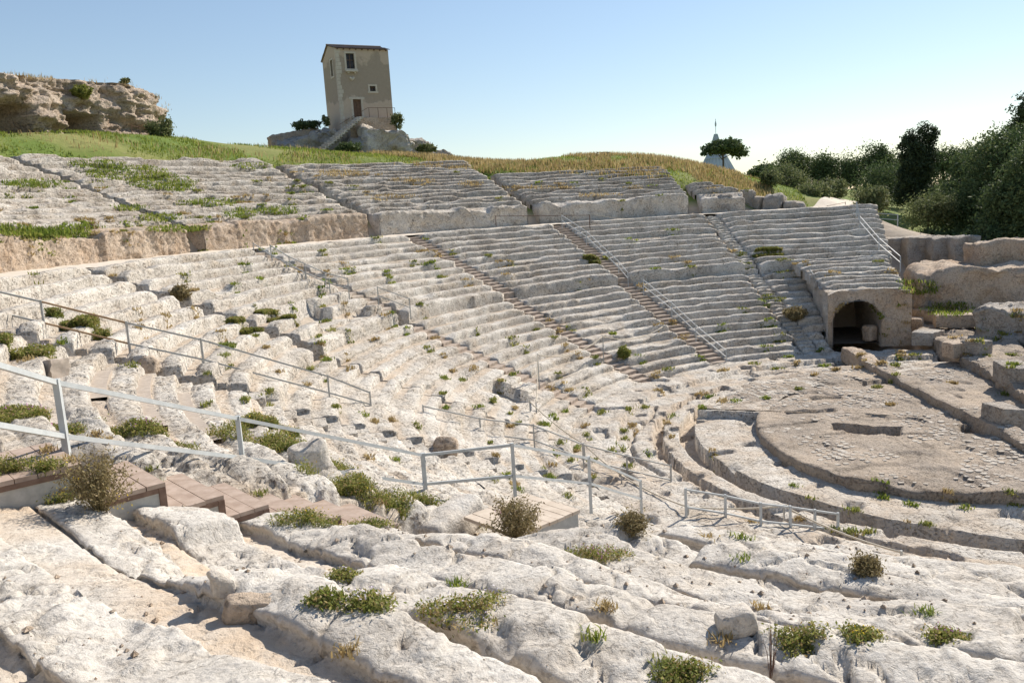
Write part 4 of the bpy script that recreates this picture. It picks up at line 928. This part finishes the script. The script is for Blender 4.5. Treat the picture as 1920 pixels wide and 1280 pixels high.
def scatter(c, rx, n, rot=0., asp=.6):
    """n points on the real surface in an ellipse about c"""
    out_ = []
    for i in range(n):
        a = NR.uniform(0, 2*math.pi); q = math.sqrt(NR.random())*(.75+.25*math.sin(3*a+c[0]))
        u, v = rx*q*math.cos(a), rx*asp*q*math.sin(a); x = c[0]+u*math.cos(rot)-v*math.sin(rot); y = c[1]+u*math.sin(rot)+v*math.cos(rot)
        z = drop(x, y, c[2]+.6)
        if z is not None and abs(z-c[2]) < .7: out_.append((x, y, z))
    return np.array(out_) if out_ else np.zeros((0, 3))
# notable plants: pixel, radius px, kind, height, label
PL = [(190, 955, 75, 'bush', .55, 'large dry twiggy bush with pink flowers between wooden steps at lower left'),
      (965, 1005, 70, 'bush', .55, 'dense green twiggy bush beside the pale wooden landing'),
      (550, 838, 110, 'mat', .34, 'bright green mat of weeds with yellow flowers behind the second post'),
      (500, 800, 45, 'mat', .34, 'yellow-flowered weed clump left of the second post'),
      (690, 915, 90, 'mat', .36, 'green flowering weeds behind the third post of the railing'),
      (865, 965, 72, 'mat', .34, 'lush green weeds between third post and landing'),
      (300, 810, 45, 'mat', .22, 'reddish green weed patch below the railing at left'),
      (240, 805, 40, 'mat', .16, 'small green weed patch left of the reddish one'),
      (50, 775, 62, 'mat', .20, 'green mat with tiny pink flowers at the left edge'),
      (45, 668, 55, 'mat', .30, 'green mat with white flowers by the left edge above the railing'),
      (20, 880, 45, 'mat', .25, 'dark green weeds at the left edge below the railing'),
      (105, 905, 28, 'mat', .2, 'yellowish weed tuft at the foot of the first railing post'),
      (590, 975, 60, 'mat', .22, 'yellow and pink flowering weeds along the wooden steps'),
      (705, 985, 40, 'mat', .16, 'low green cushion with pale flowers on white rock'),
      (690, 1132, 50, 'mat', .12, 'low green plant with white flowers on foreground sand'),
      (855, 1142, 85, 'mat', .12, 'straggling ochre and green ground plant in the foreground'),
      (608, 1124, 22, 'mat', .08, 'small green tuft left of the white-flowered foreground plant'),
      (648, 1080, 16, 'mat', .09, 'tiny white-flowered sprig under a foreground stone bank'),
      (1110, 1045, 60, 'mat', .14, 'ochre pink-flowered ground plant below the pale landing'),
      (1185, 995, 34, 'bush', .19, 'olive green cushion bush on the crest of foreground rock'),
      (1445, 1262, 22, 'bush', .34, 'dark red thorny twig at the bottom edge'),
      (1625, 1070, 20, 'bush', .10, 'small olive bush on the bank at right'),
      (1775, 1195, 26, 'mat', .12, 'magenta flower tuft at lower right'),
      (1615, 1195, 28, 'mat', .10, 'yellow flower tuft on the sand at lower right'),
      (1500, 1205, 40, 'mat', .08, 'green strip of weeds under a bank at lower right'),
      (1280, 1272, 40, 'mat', .14, 'green weeds at the bottom edge right of centre'),
      (455, 612, 26, 'mat', .3, 'green tuft between the rounded rows at left'), (155, 608, 40, 'mat', .45, 'dark green clump behind the mid-ground railing'),
      (512, 590, 32, 'mat', .22, 'green strip below the dark rock-cut recess'), (340, 562, 20, 'bush', .5, 'dry yellowish plant rising between sunlit rows'),
      (1490, 600, 26, 'bush', .7, 'ochre shrub on the worn stair beside the passage wedge'), (1170, 672, 14, 'bush', .55, 'small green bush on the brown stair at centre'),
      (1112, 492, 14, 'mat', .5, 'dark green clump at the side of the right brown stair'), (1440, 470, 22, 'mat', .3, 'bright green tuft on the far rows above the passage'),
      (155, 186, 20, 'bush', .9, 'yellow-green agave-like plant growing on the cliff face')]
MATL = {'bush': (GREEN2, TWIG), 'mat': (GREEN2, GREEN)}
FL = [YEL, PNK, YEL, YEL, YEL, YEL, PNK, WHT, PNK, WHT, None, YEL, YEL, WHT, WHT, WHT, None, WHT, PNK, None, None, None, PNK, YEL, None, None] + [None]*20
for i, (px, py, rp, kd, h, lab) in enumerate(PL):
    c = pick(px, py)
    if c is None: continue
    D = float(np.linalg.norm(c-CAM)); rw = rp/FPX*D*(1.35 if kd == 'mat' else 1.)
    T = thing('wild_bush' if kd == 'bush' else 'weed_patch', c, lab, 'bush' if kd == 'bush' else 'weeds')
    O = Vector(c); wl = max(.010, .0011*D)
    if kd == 'bush':
        n = 14 if 'thorny' in lab else 90; st = []; tips = []; rw *= .8
        for k in range(n):
            a = NR.uniform(0, 2*math.pi); sp = rw*NR.random()**.6; hh = h*(.5+.6*NR.random())*(1-.35*(sp/rw)**2)
            p0 = np.array([.12*sp*math.cos(a), .12*sp*math.sin(a), -.04]); p1 = np.array([.6*sp*math.cos(a), .6*sp*math.sin(a), hh*.6]); p2 = np.array([sp*math.cos(a+.2), sp*math.sin(a+.2), hh]); st.append((p0, p1, p2)); tips += [p1+(p2-p1)*t for t in np.linspace(0, 1, 5)] + [p0+(p1-p0)*.7]
        m_ = MB(); q = max(.003, .0004*D)
        for s3 in st: m_.tube(s3, [q, q*.8, q*.4], 3)
        m_.build('stems', RUST if 'thorny' in lab else TWIG, T)
        if 'thorny' not in lab:
            tips = np.array(tips); C = np.repeat(tips, 7, 0) + NR.normal(0, .045*max(1, rw), (len(tips)*7, 3))
            V, F = leaf_quads(C, wl*1.5); link('leaves', mesh('leaves', V, F, False), TWIG if ('dry' in lab or 'ochre' in lab or 'dense' in lab or 'olive' in lab) else GREEN2, T)
    else:
        n = int(np.clip(rw*rw*1600, 200, 1300)); P = scatter(c, rw, n)
        if len(P) < 4: continue
        P = np.repeat(P, 3, 0) + NR.normal(0, .02, (len(P)*3, 3))*[1, 1, 0] - O
        V, F = blades(P[::3], h*.5, wl, 1.5); link('leaves', mesh('leaves', V, F, False), DRY if 'ochre' in lab else GREEN2, T)
        C = np.repeat(P, 2, 0); C = C + NR.normal(0, 1, C.shape)*[.03, .03, 0] + NR.random(C.shape)*[0, 0, h*.5]; kk = NR.random(len(C)) < .78
        V, F = leaf_quads(C[kk], wl*1.3, .6); link('foliage', mesh('foliage', V, F, False), GREEN2, T)
        V, F = leaf_quads(C[~kk], wl*1.2, .4); link('dry_leaves', mesh('dry_leaves', V, F, False), DRY, T)
    if FL[i] is not None:
        P = scatter(c, rw*.95, int(np.clip(rp*.7, 10, 50)))
        if len(P):
            C = P - O + np.c_[0*P[:, :2], h*(.45+.4*NR.random(len(P)))]; V, F = leaf_quads(np.repeat(C, 3, 0), wl*.85, .9); tag(link('flowers', mesh('flowers', V, F, False), FL[i], T), kind='stuff')

# small tufts rooted all over the worn rows: nobody could count them
tv = {GREEN2.name: [], GREEN.name: [], DRY.name: []}
rgn = [(700, 690, 340, 120, 60), (1150, 560, 420, 130, 60), (1060, 800, 160, 110, 45), (1250, 760, 90, 120, 24), (1560, 600, 130, 110, 26), (300, 400, 320, 60, 60), (820, 350, 420, 30, 36), (1250, 350, 200, 25, 18), (330, 590, 330, 110, 40),
       (650, 480, 180, 50, 26), (1480, 720, 200, 40, 16), (1700, 960, 220, 50, 16), (900, 900, 300, 60, 16), (1500, 1010, 260, 40, 14), (1780, 640, 130, 90, 30), (260, 850, 260, 90, 14), (1200, 1150, 600, 110, 12), (120, 440, 140, 30, 22)]
for cx, cy, rx, ry, n in rgn:
    for k in range(int(n*.75)):
        px, py = cx+rx*(2*NR.random()-1), cy+ry*(2*NR.random()-1); c = pick(px, py)
        if c is None or c[2] > 13.5: continue
        D = float(np.linalg.norm(c-CAM)); rw = min(NR.uniform(6, 20)/FPX*D, .8); P = scatter(c, rw, int(10+14*NR.random()), R(float(np.degrees(math.atan2(c[1], c[0])))+90), .45)
        if len(P) < 2: continue
        P = np.repeat(P, 4, 0); P[:, :2] += NR.normal(0, .03+.0012*D, (len(P), 2))
        key = [GREEN2.name, GREEN.name, DRY.name][int(NR.choice(3, p=[.4, .25, .35]))]
        tv[key].append(blades(P, min(.06+.003*D, .18), max(.012, .0013*D), 1.4))
for mt in (GREEN2, GREEN, DRY):
    if tv[mt.name]:
        V, F = join(tv[mt.name]); tag(link('ground_cover', mesh('ground_cover', V, F, False), mt), {'weed_leaves': 'small leafy weeds sprouting from cracks all over the seat rows', 'green_grass': 'small bright green grass tufts in the seat rows', 'dry_grass': 'small dry straw tufts in the seat rows'}[mt.name], 'weeds', kind='stuff')

# pebbles and chips lying on the near sand
PV, PF = [], []
for i in range(2600):
    r, a = NR.uniform(20.5, 30.6), NR.uniform(214.5, 233); x, y = r*math.cos(R(a)), r*math.sin(R(a)); z = drop(x, y, 9.)
    if z is None or fbm(np.array([[x*1.3, y*1.3, 0.]]), 2, 12)[0] < .02: continue
    s_ = .006+.03*NR.random()**4; b = len(PV); V = NR.normal(0, 1, (6, 3)); base_ = np.array([(1, 0, 0), (-1, 0, 0), (0, 1, 0), (0, -1, 0), (0, 0, .7), (0, 0, -.5)])
    PV += [tuple(v) for v in (base_*s_*(1+.25*V) + np.array([x, y, z+s_*.3]))]
    PF += [(b+i0, b+j0, b+k0) for i0, j0, k0 in ((0, 2, 4), (2, 1, 4), (1, 3, 4), (3, 0, 4), (2, 0, 5), (1, 2, 5), (3, 1, 5), (0, 3, 5))]
tag(link('pebbles', mesh('pebbles', PV, PF, False), TAN), 'scattered stone chips and pebbles on the near sand and rock', 'pebbles', kind='stuff')

# larger green patches lying on the upper seats
def meadow(name, pts_fn, n, h, wd, mat, label, lean=.7):
    P = pts_fn(n); V, F = blades(P, h, wd, lean); o = link(name, mesh(name, V, F, False), mat); tag(o, label, 'grass', kind='stuff'); return o
def patch_px(lst):
    def f(n):
        out_ = []
        tot = sum(a[2]*a[3] for a in lst)
        for px, py, rx, ry in lst:
            c = 0; m_ = int(n*rx*ry/tot)
            for k in range(m_):
                a = NR.uniform(0, 2*math.pi); q = math.sqrt(NR.random()); p = pick(px+rx*q*math.cos(a), py+ry*q*math.sin(a))
                if p is not None and p[2] < 15: out_.append(p + np.r_[NR.normal(0, .15, 2), -.02])
        P = np.array(out_); return np.repeat(P, 3, 0) + np.c_[NR.normal(0, .13, (len(P)*3, 2)), np.zeros(len(P)*3)]
    return f
meadow('grass_patch', patch_px([(180, 308, 50, 8), (20, 432, 60, 8), (470, 312, 40, 6), (100, 440, 70, 8), (330, 430, 60, 6), (520, 395, 40, 8), (400, 380, 50, 8), (60, 345, 50, 8), (240, 325, 80, 14), (300, 342, 60, 14), (330, 352, 32, 8), (60, 438, 80, 7), (140, 428, 40, 6), (300, 408, 40, 8), (450, 400, 30, 10), (240, 390, 30, 6)]), 4200, .20, .05, GREEN, 'bright green grass patch spreading over the upper left seats')
meadow('grass_patch', patch_px([(1010, 352, 70, 3), (770, 338, 40, 4), (880, 345, 20, 5), (1190, 352, 22, 3), (1120, 366, 40, 3), (740, 368, 50, 3), (640, 325, 50, 6)]), 700, .22, .05, DRY, 'yellowish grass strips along the upper seat rows')
meadow('grass_patch', patch_px([(1725, 540, 32, 13), (1700, 528, 20, 4), (1780, 580, 40, 14)]), 500, .25, .05, GREEN, 'green grass patch beyond the flank of the passage')
# grass on the hill behind the rows
def hill(n, a0, a1, x0, x1, zoff=0.):
    a = NR.uniform(a0, a1, n); r = r_top(a) - .3 + (x0+(x1-x0)*NR.random(n)); x, y = r*np.cos(np.radians(a)), r*np.sin(np.radians(a)); z = ground(x, y)
    P = np.stack([x, y, z], 1); return P
def pxof(P): d = P-CAM; return 960+FPX*(d@AR)/(d@AF), np.hypot(d[:, 0], d[:, 1])
def clumpy(P, sc, thr, seed):
    u, D = pxof(P); P = P[~((u < 302) & (D > np.interp(u, [-420, -160, 0, 150, 262, 294], [53, 57, 60.5, 65.5, 70, 72])))]; k = fbm(P*np.array([sc, sc, 0])+3, 2, seed); return P[k > thr]
meadow('hill_grass', lambda n: clumpy(hill(n, 70, 168, -.3, 26), .25, -.45, 4), 80000, .28, .055, GREEN, 'green grass covering the hill above the seats')
meadow('dry_hill_grass', lambda n: clumpy(hill(n, 73, 112, .6, 22), .22, -.2, 8), 30000, .55, .06, DRY, 'tall straw-coloured grass on the right crest of the hill', .5)
meadow('dry_hill_grass', lambda n: clumpy(hill(n, 112, 200, 0, 26), .35, .28, 9), 16000, .5, .05, DRY, 'scattered dry grass clumps on the left hill', .5)
ce = CLIFF_EDGE[NR.integers(60, 330, 2600)] + np.c_[NR.normal(0, .5, 2600), NR.uniform(0, 1.5, 2600), NR.uniform(-.15, .05, 2600)]
V, F = blades(ce[(fbm(ce*.8, 2, 3) > .05)], .36, .04, .6); tag(link('cliff_grass', mesh('cliff_grass', V, F, False), DRY), 'dry reddish grass fringing the top of the cliff', 'grass', kind='stuff')

# ------------------------------------------------------------------ trees and shrubs
def tree(name, base, blobs, mat, label, cat, n, leaf, trunk=.15, group=None, clump=.28, limbs=5, sq=.8):
    T = thing(name, base, label, cat, group)
    if trunk:
        top = max(b[2] for b in blobs); m_ = MB()
        m_.tube([(0, 0, -1.), (.05, .03, top*.35), (-.04, .05, top*.7), (blobs[0][0]*.3, 0, top)], [trunk*1.2, trunk, trunk*.75, trunk*.3], 8); m_.build('trunk', BARK, T, True)
        m_ = MB()
        for i, b in enumerate(blobs[:max(limbs, 1)]):
            z = top*(.3+.08*i); m_.tube([(0, 0, z), (b[0]*.45, b[1]*.45, z+(b[2]-z)*.6), (b[0]*.9, b[1]*.9, b[2])], [trunk*.55, trunk*.4, trunk*.15], 6)
        m_.build('limbs', BARK, T, True)
    C = []; vol = [b[3]*b[4]*b[5] for b in blobs]; tv_ = sum(v**.67 for v in vol)
    for b, v in zip(blobs, vol):
        k = max(12, int(n*v**.67/tv_/22)); d = NR.normal(size=(k, 3)); d /= np.linalg.norm(d, axis=1, keepdims=True); rr_ = (.55+.5*NR.random(k))
        cc = d*np.array(b[3:6])*rr_[:, None] + np.array(b[:3]); q = np.repeat(cc, 22, 0) + NR.normal(0, clump*min(b[3:6]), (k*22, 3))*[1, 1, sq]; C.append(q)
        k2 = k*3; d = NR.normal(size=(k2, 3)); d /= np.linalg.norm(d, axis=1, keepdims=True); C.append(d*np.array(b[3:6])*(NR.random(k2)**.4*.85)[:, None] + np.array(b[:3]))
    C = np.concatenate(C); V, F = leaf_quads(C, leaf); link('crown', mesh('crown', V, F, False), mat, T); return T
def px2(D): return D/FPX
k = px2(115)
tree('umbrella_pine', at(1356, 320, 115), [(.2, 0, 3.0, 2.5, 2.3, .8), (-1.5, .3, 2.8, 1.2, 1.2, .6), (2.3, 0, 2.3, 1.1, 1.1, .8), (.5, 0, 3.5, 1.8, 1.8, .6), (-2.7, 0, 2.3, .5, .5, .2), (1.4, 0, 2.9, 1.5, 1.5, .8)], PINE, 'umbrella pine with a broad flat crown standing before the cone tower', 'tree', 7000, .17, .13, None, .22)
def dome(px, py, D, wpx, hpx, mat, lab, name='round_shrub', cat='shrub', n=4200, leaf=.12, trunk=.07, grp=None, lumps=6, seed=0):
    k = D/FPX; W, H = wpx*k/2, hpx*k; rg = random.Random(px); b = [(0, 0, H*.46, W*.8, W*.8, H*.5)]
    for i in range(lumps):
        a = rg.uniform(0, 6.28); b.append((W*.55*math.cos(a), W*.55*math.sin(a), H*rg.uniform(.3, .72), W*rg.uniform(.3, .48), W*.4, H*rg.uniform(.2, .3)))
    return tree(name, at(px, py, D), b, mat, lab, cat, n, leaf, trunk, grp)
dome(1632, 408, 66, 66, 60, OLIVE, 'round pale flowering bush at the end of the gravel path', n=5000, leaf=.10)
dome(1740, 425, 70, 100, 55, OLIVE, 'wide low bush in front of the cypress group', n=8000, leaf=.09)
dome(1660, 385, 92, 110, 75, PINE, 'large olive-green dome-shaped tree left of the cypress', 'broad_tree', 'tree', 12000, .11, .2)
dome(1475, 368, 80, 85, 58, OLIVE, 'rounded dark shrub at the right end of the grassy crest', n=8000, leaf=.09)
dome(1520, 385, 76, 70, 40, OLIVE, 'low olive shrub just above the path', n=3500, leaf=.11)
dome(1555, 378, 82, 70, 38, OLIVE, 'bushy hedge shrub behind the path bend', n=3500, leaf=.12)
dome(1445, 350, 74, 40, 30, OLIVE, 'small shrub half sunk in the orange grass', n=2200, leaf=.1, trunk=.04)
dome(1440, 340, 170, 70, 34, PINE, 'low distant dark tree right of the umbrella pine', 'far_tree', 'tree', 2600, .3, .2)
for i, (px, py, w_, h_, lab) in enumerate(((1490, 350, 70, 62, 'leftmost tall pine of the distant tree line'), (1530, 350, 70, 58, 'second pine of the distant tree line with gaps of sky'), (1580, 350, 80, 55, 'broad pine in the middle of the distant tree line'), (1632, 350, 60, 72, 'spiky-topped pine left of the cypress'), (1672, 350, 60, 62, 'pine partly hidden behind the cypress'), (1768, 350, 70, 66, 'pine of the distant line right of the cypress'), (1815, 350, 80, 72, 'rightmost pine of the distant line beside the big dark trees'))):
    dome(px, py+8, 150, w_, h_+8, PINE, lab, 'far_pine', 'tree', 8000, .17, .25, 'distant line of pines', 7)
# cypress group
kc = px2(84); cb = []
for dx, h_, w_ in ((-22, 100, 15), (-8, 116, 17), (8, 122, 17), (22, 118, 16), (0, 88, 22)):
    for t in np.linspace(.08, .93, 7): cb.append((dx*kc, NR.normal(0, .3), h_*kc*t, w_*kc*(1.05-.45*t), w_*kc*(1.05-.45*t), h_*kc*.11))
tree('cypress_group', at(1716, 380, 84), cb, CYP, 'dense dark column-shaped cypress standing above all others', 'tree', 26000, .12, .2, None, .26, 3)
kb = px2(72)
def big(px, py, D, bl, lab, n, mat=PINE, leaf=.115):
    k = D/FPX; tree('big_pine', at(px, py, D), [(x*k, y*k, z*k*.84, a*k*.92, a*k*.92, c*k*.85) for x, y, z, a, c in bl], mat, lab, 'tree', n, leaf, .32, 'big dark trees at the right edge', .26)
big(1880, 470, 72, [(0, 0, 130, 70, 60), (-45, 0, 90, 45, 45), (30, 20, 190, 50, 40), (-20, -10, 180, 45, 38), (50, 0, 90, 60, 60), (-60, 0, 45, 40, 35), (10, 0, 50, 60, 45)], 'massive dark pine at the right edge', 34000)
big(1800, 440, 80, [(0, 0, 70, 42, 38), (-20, 0, 40, 34, 28), (25, 0, 100, 36, 30), (10, 0, 130, 26, 24)], 'dark pine between the cypress and the massive pine', 18000)
big(1920, 520, 64, [(0, 0, 120, 60, 60), (-50, 0, 70, 45, 40), (10, 0, 200, 45, 45), (-30, 0, 150, 40, 36), (0, 0, 50, 60, 40)], 'grey-green pine cut by the right edge', 26000, PINE)
dome(1760, 470, 68, 80, 36, PINE, 'dark undergrowth bush at the foot of the big pines', n=3500, leaf=.14)
dome(1905, 330, 110, 36, 130, CYP, 'dark cypress tip rising behind the massive pine', 'cypress_tree', 'tree', 3000, .18, .2)
dome(303, 268, 68, 44, 42, OLIVE, 'dark bush at the foot of the cliff end', n=2800, leaf=.10, trunk=0)
dome(745, 240, 81, 22, 28, OLIVE, 'small green bush at the right corner of the house', n=1500, leaf=.10, trunk=0)
dome(575, 243, 84, 60, 16, PINE, 'dark ivy hump over the ruined wall left of the house', n=2600, leaf=.12, trunk=0)
dome(612, 238, 83, 16, 22, OLIVE, 'sparse sapling at the left corner of the house', n=500, leaf=.08, trunk=0)
dome(655, 285, 78, 50, 18, PINE, 'dark shrubs in the shade below the house stair', n=2200, leaf=.10, trunk=0)
dome(800, 285, 77, 46, 14, OLIVE, 'low scrub on the ledge right of the house', n=1800, leaf=.10, trunk=0)
dome(235, 158, 70, 18, 10, OLIVE, 'small dark shrub on top of the cliff', n=600, leaf=.08, trunk=0)
